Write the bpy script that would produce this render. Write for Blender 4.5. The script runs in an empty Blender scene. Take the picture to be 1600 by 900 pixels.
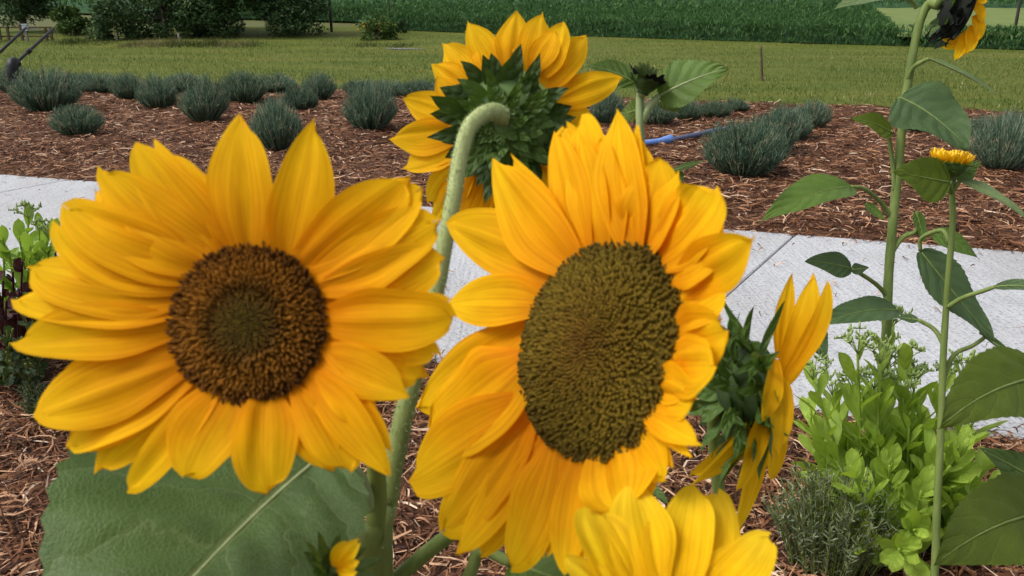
import bpy, math, random
import numpy as np
from mathutils import Vector as V, Matrix

random.seed(7); RNG = np.random.default_rng(11)
SC = bpy.context.scene
COL = SC.collection
R = math.radians

# ------------------------------------------------------------------ camera
H = 1.5
FPX = 1600 * 30 / 36
PITCH = math.atan(450 / FPX)                 # the true horizon lies on the top edge of the photo
cam = bpy.data.cameras.new('camera'); camo = bpy.data.objects.new('camera', cam); COL.objects.link(camo)
cam.sensor_width = 36; cam.lens = 30; cam.clip_start = 0.02; cam.clip_end = 3000
camo.location = (0, 0, H); camo.rotation_euler = (math.pi / 2 - PITCH, 0, 0)
cam.dof.use_dof = True; cam.dof.focus_distance = 3.2; cam.dof.aperture_fstop = 14
SC.camera = camo

# ------------------------------------------------------------------ sky, sun, exposure
SUN_EL, SUN_AZ = R(52), R(-62)               # azimuth from +Y (view direction) towards +X; sun to the left
w = bpy.data.worlds.new('World'); SC.world = w; w.use_nodes = True
nt = w.node_tree; nt.nodes.clear()
sky = nt.nodes.new('ShaderNodeTexSky'); sky.sky_type = 'NISHITA'; sky.sun_disc = False
sky.sun_elevation = SUN_EL; sky.sun_rotation = SUN_AZ; sky.dust_density = 4.0; sky.air_density = 1.0
hs = nt.nodes.new('ShaderNodeHueSaturation'); hs.inputs['Saturation'].default_value = 0.3
bg = nt.nodes.new('ShaderNodeBackground'); bg.inputs[1].default_value = 0.15
wo = nt.nodes.new('ShaderNodeOutputWorld')
nt.links.new(sky.outputs[0], hs.inputs['Color']); nt.links.new(hs.outputs[0], bg.inputs[0]); nt.links.new(bg.outputs[0], wo.inputs[0])
sl = bpy.data.lights.new('sun', 'SUN'); sl.energy = 1.5; sl.angle = R(22); sl.color = (1, 0.95, 0.87)
so = bpy.data.objects.new('sun', sl); COL.objects.link(so)
sd = V((math.sin(SUN_AZ) * math.cos(SUN_EL), math.cos(SUN_AZ) * math.cos(SUN_EL) * -0.35, math.sin(SUN_EL)))
so.rotation_euler = sd.to_track_quat('Z', 'Y').to_euler()
sky.sun_rotation = math.atan2(sd.x, sd.y)
SC.view_settings.view_transform = 'Standard'; SC.view_settings.look = 'None'
SC.view_settings.exposure = 0.36; SC.view_settings.gamma = 1; SC.view_settings.use_curve_mapping = False

# ------------------------------------------------------------------ helpers
CAM = V((0, 0, H))
FWD = V((0, math.cos(PITCH), -math.sin(PITCH))); UP = V((0, math.sin(PITCH), math.cos(PITCH))); RT = V((1, 0, 0))
def ray(x, y): return RT * ((x - 800) / FPX) - UP * ((y - 450) / FPX) + FWD
def at(x, y, d): return CAM + ray(x, y) * d
def gnd(x, y, z=0.0):
    r = ray(x, y); return CAM + r * ((z - H) / r.z)
def pxm(d): return d / FPX                    # metres per photo pixel at depth d

def mesh_obj(name, vs, fs, mat, parent=None, org=(0, 0, 0), uv=None, smooth=True, link=True):
    vs = np.asarray(vs, dtype=np.float64).reshape(-1, 3) - np.array(org)
    me = bpy.data.meshes.new(name)
    if isinstance(fs, np.ndarray):
        n, k = fs.shape
        me.vertices.add(len(vs)); me.vertices.foreach_set('co', vs.ravel())
        me.loops.add(n * k); me.loops.foreach_set('vertex_index', fs.ravel().astype(np.int32))
        me.polygons.add(n); me.polygons.foreach_set('loop_start', np.arange(0, n * k, k, dtype=np.int32))
        me.update(calc_edges=True); me.validate()
    else:
        me.from_pydata([tuple(v) for v in vs], [], fs)
    if smooth: me.polygons.foreach_set('use_smooth', np.ones(len(me.polygons), bool))
    if uv is not None:
        uv = np.asarray(uv, dtype=np.float64)
        lay = me.uv_layers.new(name='UVMap')
        idx = np.zeros(len(me.loops), np.int32); me.loops.foreach_get('vertex_index', idx)
        lay.data.foreach_set('uv', uv[idx].ravel())
    me.update()
    if mat: me.materials.append(mat)
    o = bpy.data.objects.new(name, me)
    if link: COL.objects.link(o)
    if parent: o.parent = parent
    return o
def tag(o, label=None, cat=None, group=None, kind=None):
    if label: o['label'] = label
    if cat: o['category'] = cat
    if group: o['group'] = group
    if kind: o['kind'] = kind
    return o
def thing(name, loc, label, cat, group=None):
    o = bpy.data.objects.new(name, None); COL.objects.link(o); o.location = loc; o.empty_display_size = 0.1
    return tag(o, label, cat, group)

class MB:
    """collects vertices, faces and uvs of one mesh"""
    def __init__(s): s.v = []; s.f = []; s.uv = []
    def add(s, vs, fs, uv=None):
        n = len(s.v); s.v += [tuple(v) for v in vs]; s.f += [tuple(i + n for i in f) for f in fs]
        s.uv += [tuple(u) for u in uv] if uv is not None else [(0, 0)] * len(vs)
    def build(s, name, mat, parent=None, org=(0, 0, 0), smooth=True):
        return mesh_obj(name, s.v, s.f, mat, parent, org, s.uv, smooth)
def catmull(pts, n=6):
    P = [pts[0] * 2 - pts[1]] + pts + [pts[-1] * 2 - pts[-2]] if isinstance(pts[0], V) else None
    out = []
    for i in range(1, len(P) - 2):
        a, b, c, d = P[i - 1], P[i], P[i + 1], P[i + 2]
        for k in range(n):
            t = k / n
            out.append(0.5 * ((2 * b) + (c - a) * t + (2 * a - 5 * b + 4 * c - d) * t * t + (3 * b - a - 3 * c + d) * t ** 3))
    out.append(P[-2]); return out
def tube(mb, pts, rad, seg=10, n=6, cap=True, bump=0.0):
    pts = [V(p) for p in pts]
    if len(pts) > 2: path = catmull(pts, n)
    else: path = [pts[0].lerp(pts[1], i / n) for i in range(n + 1)]
    L = len(path)
    if not hasattr(rad, '__len__'): rad = [rad] * len(pts)
    rr = np.interp(np.linspace(0, 1, L), np.linspace(0, 1, len(rad)), rad)
    t0 = (path[1] - path[0]).normalized()
    a = t0.orthogonal().normalized(); vs, fs, uv = [], [], []
    for i, p in enumerate(path):
        t = (path[min(i + 1, L - 1)] - path[max(i - 1, 0)]).normalized()
        a = (a - t * a.dot(t)).normalized(); b = t.cross(a)
        for k in range(seg):
            an = 2 * math.pi * k / seg
            r = rr[i] * (1 + bump * math.cos(an * 5) + bump * .6 * math.sin(i * 1.7 + an * 2))
            vs.append(p + (a * math.cos(an) + b * math.sin(an)) * r); uv.append((k / seg, i / L))
    for i in range(L - 1):
        for k in range(seg):
            k2 = (k + 1) % seg
            fs.append((i * seg + k, i * seg + k2, (i + 1) * seg + k2, (i + 1) * seg + k))
    if cap:
        fs.append(tuple(range(seg - 1, -1, -1))); fs.append(tuple((L - 1) * seg + k for k in range(seg)))
    mb.add(vs, fs, uv)
def box(mb, c, s, rz=0):
    c = V(c); m = Matrix.Rotation(rz, 3, 'Z'); vs = []
    for z in (-1, 1):
        for x, y in ((-1, -1), (1, -1), (1, 1), (-1, 1)): vs.append(c + m @ V((x * s[0] / 2, y * s[1] / 2, z * s[2] / 2)))
    mb.add(vs, [(3, 2, 1, 0), (4, 5, 6, 7), (0, 1, 5, 4), (1, 2, 6, 5), (2, 3, 7, 6), (3, 0, 4, 7)])

# ------------------------------------------------------------------ materials
def newmat(name):
    m = bpy.data.materials.new(name); m.use_nodes = True; t = m.node_tree; t.nodes.clear()
    out = t.nodes.new('ShaderNodeOutputMaterial'); b = t.nodes.new('ShaderNodeBsdfPrincipled')
    t.links.new(b.outputs[0], out.inputs[0])
    return m, t, b, out
def N(t, typ, **kw):
    n = t.nodes.new(typ)
    for k, v in kw.items():
        if k.startswith('i_'):
            key = k[2:]; key = int(key) if key.isdigit() else key
            n.inputs[key].default_value = v
        else: setattr(n, k, v)
    return n
def ramp(t, src, stops):
    r = t.nodes.new('ShaderNodeValToRGB'); e = r.color_ramp.elements
    while len(e) > 1: e.remove(e[-1])
    e[0].position = stops[0][0]; e[0].color = (*stops[0][1], 1)
    for p, c in stops[1:]:
        k = e.new(p); k.color = (*c, 1)
    if src is not None: t.links.new(src, r.inputs[0])
    return r.outputs[0]
def mixc(t, a, b, fac, mode='MIX'):
    m = t.nodes.new('ShaderNodeMix'); m.data_type = 'RGBA'; m.blend_type = mode
    for k, v in ((0, fac), (6, a), (7, b)):
        if hasattr(v, 'is_output'): t.links.new(v, m.inputs[k])
        else: m.inputs[k].default_value = v if k == 0 else (*v, 1) if len(v) == 3 else v
    return m.outputs[2]
def math_(t, op, a, b=None, c=None):
    m = t.nodes.new('ShaderNodeMath'); m.operation = op
    for i, v in enumerate((a, b, c)):
        if v is None: continue
        if hasattr(v, 'is_output'): t.links.new(v, m.inputs[i])
        else: m.inputs[i].default_value = v
    return m.outputs[0]
def noise(t, vec, scale, detail=4, rough=0.55):
    n = N(t, 'ShaderNodeTexNoise'); n.inputs['Scale'].default_value = scale; n.inputs['Detail'].default_value = detail
    n.inputs['Roughness'].default_value = rough
    if vec is not None: t.links.new(vec, n.inputs['Vector'])
    return n.outputs[0]
def mapping(t, vec, scale, rot=(0, 0, 0)):
    m = N(t, 'ShaderNodeMapping'); m.inputs['Scale'].default_value = scale; m.inputs['Rotation'].default_value = rot
    t.links.new(vec, m.inputs['Vector']); return m.outputs[0]
def bump(t, h, b, strength=0.3, dist=0.01):
    n = N(t, 'ShaderNodeBump'); n.inputs['Strength'].default_value = strength; n.inputs['Distance'].default_value = dist
    t.links.new(h, n.inputs['Height']); t.links.new(n.outputs[0], b.inputs['Normal']); return n
def translucent(t, b, out, col, fac):
    tr = N(t, 'ShaderNodeBsdfTranslucent'); mx = N(t, 'ShaderNodeMixShader'); mx.inputs[0].default_value = fac
    if hasattr(col, 'is_output'): t.links.new(col, tr.inputs[0])
    else: tr.inputs[0].default_value = (*col, 1)
    t.links.new(b.outputs[0], mx.inputs[1]); t.links.new(tr.outputs[0], mx.inputs[2]); t.links.new(mx.outputs[0], out.inputs[0])

def petal_mat(name, base, mid, tip, fac=0.4):
    m, t, b, out = newmat(name)
    uv = N(t, 'ShaderNodeUVMap').outputs[0]
    sx = N(t, 'ShaderNodeSeparateXYZ'); t.links.new(uv, sx.inputs[0])
    oi = N(t, 'ShaderNodeObjectInfo')
    off = N(t, 'ShaderNodeVectorMath', operation='ADD'); t.links.new(mapping(t, uv, (22, 1.0, 1)), off.inputs[0])
    cmb = N(t, 'ShaderNodeCombineXYZ'); t.links.new(math_(t, 'MULTIPLY', oi.outputs['Random'], 57.0), cmb.inputs[0]); t.links.new(cmb.outputs[0], off.inputs[1])
    st = noise(t, off.outputs[0], 1.0, 3)
    blot = noise(t, mapping(t, off.outputs[0], (0.16, 2.2, 1)), 1.6, 3)
    tt = math_(t, 'ADD', sx.outputs[1], math_(t, 'MULTIPLY', math_(t, 'SUBTRACT', st, 0.5), 0.35))
    c = ramp(t, tt, [(0.0, base), (0.38, mid), (0.85, tip)])
    s2 = ramp(t, st, [(0.3, (0.76, 0.68, 0.6)), (0.6, (1.03, 1.04, 1.05))])
    c = mixc(t, c, s2, 0.75, 'MULTIPLY')
    c = mixc(t, c, ramp(t, blot, [(0.3, (0.86, 0.80, 0.8)), (0.65, (1.03, 1.03, 1.0))]), 0.6, 'MULTIPLY')
    rv = ramp(t, oi.outputs['Random'], [(0, (0.92, 0.86, 0.9)), (1, (1.02, 1.02, 1.0))])
    c = mixc(t, c, rv, 0.85, 'MULTIPLY')
    t.links.new(c, b.inputs['Base Color']); b.inputs['Roughness'].default_value = 0.7; b.inputs['Specular IOR Level'].default_value = 0.08
    bump(t, st, b, 0.2, 0.0006)
    translucent(t, b, out, c, fac)
    return m
def leaf_mat(name, top, vein, nv=6.0, fac=0.22, var=0.3, rough=0.5, veinw=0.05, vscale=300):
    m, t, b, out = newmat(name)
    uv = N(t, 'ShaderNodeUVMap').outputs[0]
    sx = N(t, 'ShaderNodeSeparateXYZ'); t.links.new(uv, sx.inputs[0])
    a = math_(t, 'ABSOLUTE', math_(t, 'SUBTRACT', math_(t, 'MULTIPLY', sx.outputs[0], 2.0), 1.0))
    tc = N(t, 'ShaderNodeTexCoord').outputs['Object']
    wob = math_(t, 'MULTIPLY', math_(t, 'SUBTRACT', noise(t, tc, 22, 2), 0.5), 0.16)
    q = math_(t, 'MULTIPLY', math_(t, 'ADD', math_(t, 'SUBTRACT', sx.outputs[1], math_(t, 'MULTIPLY', math_(t, 'POWER', a, 1.3), 0.26)), wob), nv)
    d = math_(t, 'ABSOLUTE', math_(t, 'SUBTRACT', math_(t, 'FRACT', q), 0.5))
    side = N(t, 'ShaderNodeMapRange'); side.inputs[1].default_value = veinw * 1.1; side.inputs[2].default_value = 0.0
    t.links.new(d, side.inputs[0])
    mr = N(t, 'ShaderNodeMapRange'); mr.inputs[1].default_value = veinw; mr.inputs[2].default_value = veinw * 0.25; t.links.new(a, mr.inputs[0])
    vm = math_(t, 'MAXIMUM', math_(t, 'MULTIPLY', side.outputs[0], 0.32), mr.outputs[0])
    n1 = noise(t, tc, 35, 5); n2 = noise(t, tc, 9, 3)
    vo = N(t, 'ShaderNodeTexVoronoi', feature='DISTANCE_TO_EDGE'); vo.inputs['Scale'].default_value = vscale
    wv_ = N(t, 'ShaderNodeVectorMath', operation='ADD'); t.links.new(tc, wv_.inputs[0])
    nz = N(t, 'ShaderNodeTexNoise'); nz.inputs['Scale'].default_value = 40; sc_ = N(t, 'ShaderNodeVectorMath', operation='SCALE'); sc_.inputs['Scale'].default_value = 0.012
    t.links.new(tc, nz.inputs['Vector']); t.links.new(nz.outputs[1], sc_.inputs[0]); t.links.new(sc_.outputs[0], wv_.inputs[1]); t.links.new(wv_.outputs[0], vo.inputs['Vector'])
    net = N(t, 'ShaderNodeMapRange'); net.inputs[1].default_value = 0.0; net.inputs[2].default_value = 0.22; t.links.new(vo.outputs[0], net.inputs[0])
    c = mixc(t, tuple(x * (1 - var) for x in top), tuple(x * (1 + var) for x in top), ramp(t, n2, [(0.3, (0, 0, 0)), (0.7, (1, 1, 1))]))
    c = mixc(t, c, ramp(t, n1, [(0.35, (0.82, 0.85, 0.8)), (0.65, (1.08, 1.06, 1.1))]), 0.7, 'MULTIPLY')
    c = mixc(t, c, vein, math_(t, 'MULTIPLY', math_(t, 'SUBTRACT', 1.0, net.outputs[0]), 0.16))
    c = mixc(t, c, vein, math_(t, 'MULTIPLY', vm, 0.8))
    t.links.new(c, b.inputs['Base Color']); b.inputs['Roughness'].default_value = rough; b.inputs['Specular IOR Level'].default_value = 0.3
    hh = math_(t, 'ADD', math_(t, 'MULTIPLY', math_(t, 'POWER', d, 0.6), 0.9), math_(t, 'ADD', math_(t, 'MULTIPLY', mr.outputs[0], -0.6), math_(t, 'ADD', math_(t, 'MULTIPLY', n1, 0.4), math_(t, 'MULTIPLY', net.outputs[0], 0.08))))
    bump(t, hh, b, 0.6, 0.005)
    translucent(t, b, out, tuple(min(1, x * y) for x, y in zip(top, (1.5, 1.5, 0.7))), fac)
    return m
def plain_mat(name, c1, c2, scale=20, rough=0.7, bmp=0.2, dist=0.004, fac=0.0, spec=0.3, detail=5, stretch=(1, 1, 1)):
    m, t, b, out = newmat(name)
    tc = mapping(t, N(t, 'ShaderNodeTexCoord').outputs['Object'], stretch)
    n = noise(t, tc, scale, detail, 0.6)
    c = mixc(t, c1, c2, ramp(t, n, [(0.3, (0, 0, 0)), (0.7, (1, 1, 1))]))
    t.links.new(c, b.inputs['Base Color']); b.inputs['Roughness'].default_value = rough; b.inputs['Specular IOR Level'].default_value = spec
    if bmp: bump(t, n, b, bmp, dist)
    if fac: translucent(t, b, out, c, fac)
    return m
def strand_mat(name, stops, fac=0.2, rough=0.65, objvar=False):
    """colour per strand from uv.x (random per strand); uv.y runs along the strand"""
    m, t, b, out = newmat(name)
    uv = N(t, 'ShaderNodeUVMap').outputs[0]
    sx = N(t, 'ShaderNodeSeparateXYZ'); t.links.new(uv, sx.inputs[0])
    c = ramp(t, sx.outputs[0], stops)
    if objvar:
        oi = N(t, 'ShaderNodeObjectInfo')
        c = mixc(t, c, ramp(t, oi.outputs['Random'], [(0, (0.8, 0.85, 0.8)), (1, (1.15, 1.1, 1.1))]), 1.0, 'MULTIPLY')
    t.links.new(c, b.inputs['Base Color']); b.inputs['Roughness'].default_value = rough; b.inputs['Specular IOR Level'].default_value = 0.25
    if fac: translucent(t, b, out, c, fac)
    return m
def disc_mat(name, stops):
    m, t, b, out = newmat(name)
    uv = N(t, 'ShaderNodeUVMap').outputs[0]
    sx = N(t, 'ShaderNodeSeparateXYZ'); t.links.new(uv, sx.inputs[0])
    tc = N(t, 'ShaderNodeTexCoord').outputs['Object']
    n = noise(t, tc, 45, 3)
    c = ramp(t, math_(t, 'ADD', sx.outputs[0], math_(t, 'MULTIPLY', math_(t, 'SUBTRACT', n, 0.5), 0.22)), stops)
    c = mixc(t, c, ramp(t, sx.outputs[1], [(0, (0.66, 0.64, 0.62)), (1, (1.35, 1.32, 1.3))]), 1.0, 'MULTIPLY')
    t.links.new(c, b.inputs['Base Color']); b.inputs['Roughness'].default_value = 0.8; b.inputs['Specular IOR Level'].default_value = 0.15
    return m

M = {}
M['petal'] = petal_mat('ray_petal_golden', (0.85, 0.30, 0.003), (0.91, 0.455, 0.004), (0.94, 0.57, 0.007))
M['petal_back'] = petal_mat('ray_petal_back', (0.82, 0.38, 0.004), (0.90, 0.49, 0.006), (0.93, 0.57, 0.012))
M['petal_lemon'] = petal_mat('ray_petal_lemon', (0.88, 0.50, 0.004), (0.92, 0.60, 0.006), (0.93, 0.66, 0.02))
M['petal_side'] = petal_mat('ray_petal_side', (0.90, 0.43, 0.004), (0.95, 0.52, 0.006), (0.95, 0.60, 0.012))
M['leaf_grey'] = leaf_mat('sunflower_leaf_grey', (0.058, 0.110, 0.022), (0.19, 0.24, 0.09), 5.5, 0.2)
M['leaf'] = leaf_mat('sunflower_leaf', (0.085, 0.155, 0.022), (0.18, 0.25, 0.08), 6, 0.3)
M['leaf_dark'] = leaf_mat('sunflower_leaf_dark', (0.058, 0.105, 0.036), (0.11, 0.165, 0.07), 6, 0.18)
M['leaf_right'] = leaf_mat('sunflower_leaf_right', (0.085, 0.13, 0.009), (0.16, 0.21, 0.04), 5, 0.35)
M['leaf_pale'] = leaf_mat('sunflower_leaf_pale', (0.13, 0.19, 0.075), (0.22, 0.28, 0.14), 7, 0.2)
M['stem'] = plain_mat('stem_green', (0.11, 0.16, 0.035), (0.19, 0.25, 0.07), 60, 0.6, 0.3, 0.002, 0, 0.25, 4, (1, 1, 0.12))
M['stem_pale'] = plain_mat('stem_pale', (0.20, 0.27, 0.11), (0.32, 0.38, 0.19), 70, 0.6, 0.35, 0.002, 0, 0.25, 5, (1, 1, 0.12))
M['stem_dark'] = plain_mat('stem_dark', (0.10, 0.135, 0.022), (0.18, 0.21, 0.05), 60, 0.6, 0.3, 0.002, 0, 0.25, 4, (1, 1, 0.12))
M['bract'] = leaf_mat('bract_green', (0.075, 0.14, 0.024), (0.12, 0.19, 0.05), 3, 0.25)
M['bract_dark'] = leaf_mat('bract_dark', (0.042, 0.085, 0.018), (0.08, 0.13, 0.04), 3, 0.22)
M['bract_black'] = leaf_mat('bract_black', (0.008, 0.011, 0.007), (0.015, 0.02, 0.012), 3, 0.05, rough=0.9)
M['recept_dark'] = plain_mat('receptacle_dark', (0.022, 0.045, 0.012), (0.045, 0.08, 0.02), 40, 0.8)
def grad_stem(name, c0, c1):
    m, t, b, out = newmat(name)
    uv = N(t, 'ShaderNodeUVMap').outputs[0]; sx = N(t, 'ShaderNodeSeparateXYZ'); t.links.new(uv, sx.inputs[0])
    tc = mapping(t, N(t, 'ShaderNodeTexCoord').outputs['Object'], (1, 1, .12)); n = noise(t, tc, 80, 5)
    c = ramp(t, sx.outputs[1], [(0.36, c0), (0.68, c1)])
    c = mixc(t, c, ramp(t, n, [(0.3, (.8, .82, .75)), (0.7, (1.15, 1.12, 1.2))]), 0.9, 'MULTIPLY')
    t.links.new(c, b.inputs['Base Color']); b.inputs['Roughness'].default_value = 0.65; bump(t, n, b, .35, .002); return m
M['stem_hook'] = grad_stem('stem_hook', (0.36, 0.42, 0.16), (0.17, 0.215, 0.05))
M['recept'] = plain_mat('receptacle', (0.05, 0.10, 0.02), (0.09, 0.15, 0.04), 40, 0.7)
M['disc_brown'] = disc_mat('disc_brown', [(0.0, (0.090, 0.062, 0.006)), (0.25, (0.085, 0.052, 0.006)), (0.42, (0.105, 0.048, 0.005)), (0.6, (0.24, 0.098, 0.009)), (0.82, (0.20, 0.080, 0.008)), (1.0, (0.055, 0.02, 0.005))])
M['disc_olive'] = disc_mat('disc_olive', [(0.0, (0.115, 0.056, 0.006)), (0.3, (0.140, 0.086, 0.008)), (0.75, (0.140, 0.096, 0.009)), (1.0, (0.07, 0.046, 0.005))])
M['floret'] = plain_mat('floret_yellow', (0.8, 0.45, 0.01), (0.9, 0.6, 0.03), 80, 0.6, 0, 0, 0.2)

# ------------------------------------------------------------------ petals, leaves, heads
def frame_side(tan, nrm):
    s = tan.cross(nrm)
    if s.length < 1e-5: s = tan.orthogonal()
    return s.normalized()
def blade_mesh(B, Mi, T, wid, nrm, prof, nu=8, nv=16, cup=0.0, fold=0.0, ridge=0.0, wave=0.0, twist=0.0, ser=0.0, seed=0, roll=0.0, asym=(1, 1), rag=0.0, crease=0.0, rib=0.0, ribn=6.0):
    rn = random.Random(seed); ph = rn.uniform(0, 6.28); ph2 = rn.uniform(0, 6.28)
    vs, uv = [], []; LL = (T - B).length; px_ = [rn.uniform(-1, .35) for _ in range(6)]; cx = [(rn.uniform(-.7, .7), rn.uniform(.12, .3), rn.choice((-1, 1, -1))) for _ in range(3)]
    for j in range(nv + 1):
        t = j / nv
        p = B * (1 - t) ** 2 + Mi * 2 * t * (1 - t) + T * t * t
        tn = ((Mi - B) * 2 * (1 - t) + (T - Mi) * 2 * t)
        tn = tn.normalized() if tn.length > 1e-7 else (T - B).normalized()
        s = frame_side(tn, nrm); n = s.cross(tn).normalized()
        if twist or roll:
            m = Matrix.Rotation(twist * t + roll, 3, tn); s = m @ s; n = m @ n
        wv = prof(t) * wid / 2
        if ser: wv *= 1 + ser * (((t * 17) % 1) - 0.5)
        for i in range(nu + 1):
            x = i / nu * 2 - 1
            y = cup * wv * x * x + fold * wv * abs(x) + ridge * wid * math.cos(x * 7.5 + ph * 0.3) * math.sin(math.pi * min(1, t * 1.1)) 
            y += wave * wid * math.sin(t * 9 + ph + (2 if x > 0 else 0)) * abs(x) ** 1.5 * min(1, t * 2)
            xx = x * (asym[0] if x > 0 else asym[1]) * (1 + 0.06 * math.sin(t * 7 + ph2 + x * 2))
            q = p
            if crease:
                for (c0, cw, sg) in cx: y += sg * crease * wid * math.exp(-((x - c0 * (0.5 + .5 * t)) / cw) ** 2) * math.sin(math.pi * min(1, t * 1.05)) ** .7
            if rib: y += rib * wid * math.cos(6.2832 * ribn * (t - .26 * abs(x) ** 1.3)) * min(1, abs(x) * 4) * (1 - abs(x) ** 3) * min(1, 5 * (1 - t))
            if rag:
                k = (x + 1) / 2 * 5; k0 = min(4, int(k)); q = p + tn * (LL * rag * (px_[k0] * (1 - k + k0) + px_[k0 + 1] * (k - k0)) * t ** 5)
            vs.append(q + s * (wv * xx) + n * y); uv.append((x * 0.5 + 0.5, t))
    fs = []
    for j in range(nv):
        for i in range(nu):
            a = j * (nu + 1) + i; fs.append((a, a + 1, a + nu + 2, a + nu + 1))
    return vs, fs, uv
def petal_prof(k, wb=0.42, pk=0.45):
    def f(t):
        if t < pk: return wb + (1 - wb) * math.sin(math.pi / 2 * t / pk)
        s = (t - pk) / (1 - pk); return max(0.012, (1 - s * s) ** k)
    return f
def leaf_prof(t):
    if t < 0.3: return 0.25 + 0.75 * math.sin(math.pi / 2 * t / 0.3) ** 0.7
    s = (t - 0.3) / 0.7; return max(0.01, (1 - s ** 1.5) ** 0.95)
def lance_prof(t):
    return max(0.02, math.sin(math.pi * min(1, (t * 0.86 + 0.14))) ** 0.8)

class Head:
    """a flower head: disc plane through centre C with outward normal n"""
    def __init__(s, px, py, d, n, rad_px):
        s.C = at(px, py, d); s.d = d; s.n = n.normalized(); s.R = rad_px * pxm(d)
        a = UP - s.n * UP.dot(s.n); s.v = a.normalized(); s.u = s.v.cross(s.n)
    def hit(s, x, y, h=0.0):
        r = ray(x, y); k = (s.C + s.n * h - CAM).dot(s.n) / r.dot(s.n); return CAM + r * k
    def rim(s, ang, rr, h=0.0): return s.C + (s.u * math.cos(ang) + s.v * math.sin(ang)) * rr + s.n * h
TO_CAM = -FWD
def pix_petal(hd, bx, by, tx, ty, wpx, root, par, mat, h=(0, 0.012, 0.006), k=0.7, bend=0.0, cup=0.12, twist=0.0, seed=0, wb=0.42, wave=0.02, flip=False, pk=0.45, roll=0.0):
    B = hd.hit(bx, by, h[0]); T = hd.hit(tx, ty, h[2])
    ax, ay = tx - bx, ty - by
    Mi = hd.hit((bx + tx) / 2 - ay * bend, (by + ty) / 2 + ax * bend, h[1])
    tn = (T - B).normalized(); nr = hd.n if not flip else -hd.n
    sd_ = frame_side(tn, nr); rr = ((B + T) / 2 - CAM); dep = rr.dot(FWD); rr.normalize()
    t2 = (tn - rr * tn.dot(rr)); t2 = t2.normalized() if t2.length > 0.05 else tn
    s2 = sd_ - rr * sd_.dot(rr); s2 = s2 - t2 * s2.dot(t2)
    fore = max(0.4, s2.length)
    rs = random.Random(seed + 9); Mi = Mi + (hd.u * rs.uniform(-1, 1) + hd.v * rs.uniform(-1, 1)) * wpx * pxm(dep) * .07
    vs, fs, uv = blade_mesh(B, Mi, T, wpx * pxm(dep) / fore, nr, petal_prof(k, wb, pk), 14, 22, cup * rs.uniform(.2, 1.6), 0, 0.012, wave * rs.uniform(.6, 2.2), twist * 1.6, 0, seed, roll + rs.uniform(-.24, .24), (1, 1), .085, .032)
    return mesh_obj('petal', vs, fs, mat, par, root, uv)
def disc(hd, root, par, mat, n=900, dome=0.25, long_from=0.45, size=1.0, spike=1.0, bead=False):
    mb = MB(); g = math.pi * (3 - math.sqrt(5))
    def surf(r): return dome * hd.R * (1 - (r / hd.R) ** 2.4)
    # base
    vs, fs, uv = [], [], []
    for j in range(9):
        r = hd.R * (j / 8); 
        for k in range(32): vs.append(hd.rim(2 * math.pi * k / 32, r, surf(r) - 0.002)); uv.append((r / hd.R, 0.3))
    for j in range(8):
        for k in range(32): fs.append((j * 32 + k, (j + 1) * 32 + k, (j + 1) * 32 + (k + 1) % 32, j * 32 + (k + 1) % 32))
    mb.add(vs, fs, uv)
    for i in range(1, n):
        f = 0.975 * math.sqrt(i / n); r = hd.R * f; a = i * g + random.uniform(-.05, .05)
        p = hd.rim(a, r, surf(r)); out = (hd.rim(a, 1, 0) - hd.C).normalized()
        nn = (hd.n + out * (0.25 + f * dome * 2.0)).normalized()
        if f > long_from:
            nn = (nn + out * random.uniform(-.25, .45) + (hd.u * random.uniform(-.3, .3) + hd.v * random.uniform(-.3, .3))).normalized()
            L = hd.R * random.uniform(0.07, 0.15) * spike
        else: L = hd.R * random.uniform(0.02, 0.045) * spike
        if bead: L = hd.R * random.uniform(.018, .034); nn = (nn + hd.u * random.uniform(-.18, .18) + hd.v * random.uniform(-.18, .18)).normalized()
        br = hd.R * 0.9 / math.sqrt(n) * 1.25 * size; s1 = nn.orthogonal().normalized(); s2 = nn.cross(s1)
        rv = random.random(); vs, uv = [], []
        for (hh, rr, dv) in ((-0.002, br, -0.35), (L * 0.65, br * 0.75, 0.0), (L, br * 0.3, 0.12)):
            for k in range(5): vs.append(p + nn * hh + (s1 * math.cos(k * 1.2566) + s2 * math.sin(k * 1.2566)) * rr); uv.append((f, min(1, max(0, rv + dv))))
        fs = []
        for j in range(2):
            for k in range(5): fs.append((j * 5 + k, j * 5 + (k + 1) % 5, (j + 1) * 5 + (k + 1) % 5, (j + 1) * 5 + k))
        fs.append((10, 11, 12, 13, 14)); mb.add(vs, fs, uv)
    return mb.build('disc', mat, par, root)
def receptacle(hd, root, par_thing, mat, depth=0.45, rs=0.012, rr=1.0):
    mb = MB(); vs, fs = [], []
    prof = [(1.0, 0.0), (1.02, -0.12), (0.9, -0.4), (0.65, -0.72), (0.38, -0.92), (max(0.1, rs / hd.R), -1.05)]
    for (q, z) in prof:
        for k in range(28): vs.append(hd.rim(2 * math.pi * k / 28, hd.R * q * rr, z * hd.R * depth))
    for j in range(len(prof) - 1):
        for k in range(28): fs.append((j * 28 + k, j * 28 + (k + 1) % 28, (j + 1) * 28 + (k + 1) % 28, (j + 1) * 28 + k))
    fs.append(tuple((len(prof) - 1) * 28 + k for k in range(28)))
    mb.add(vs, fs); return mb.build('flower_head', mat, par_thing, root)
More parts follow.
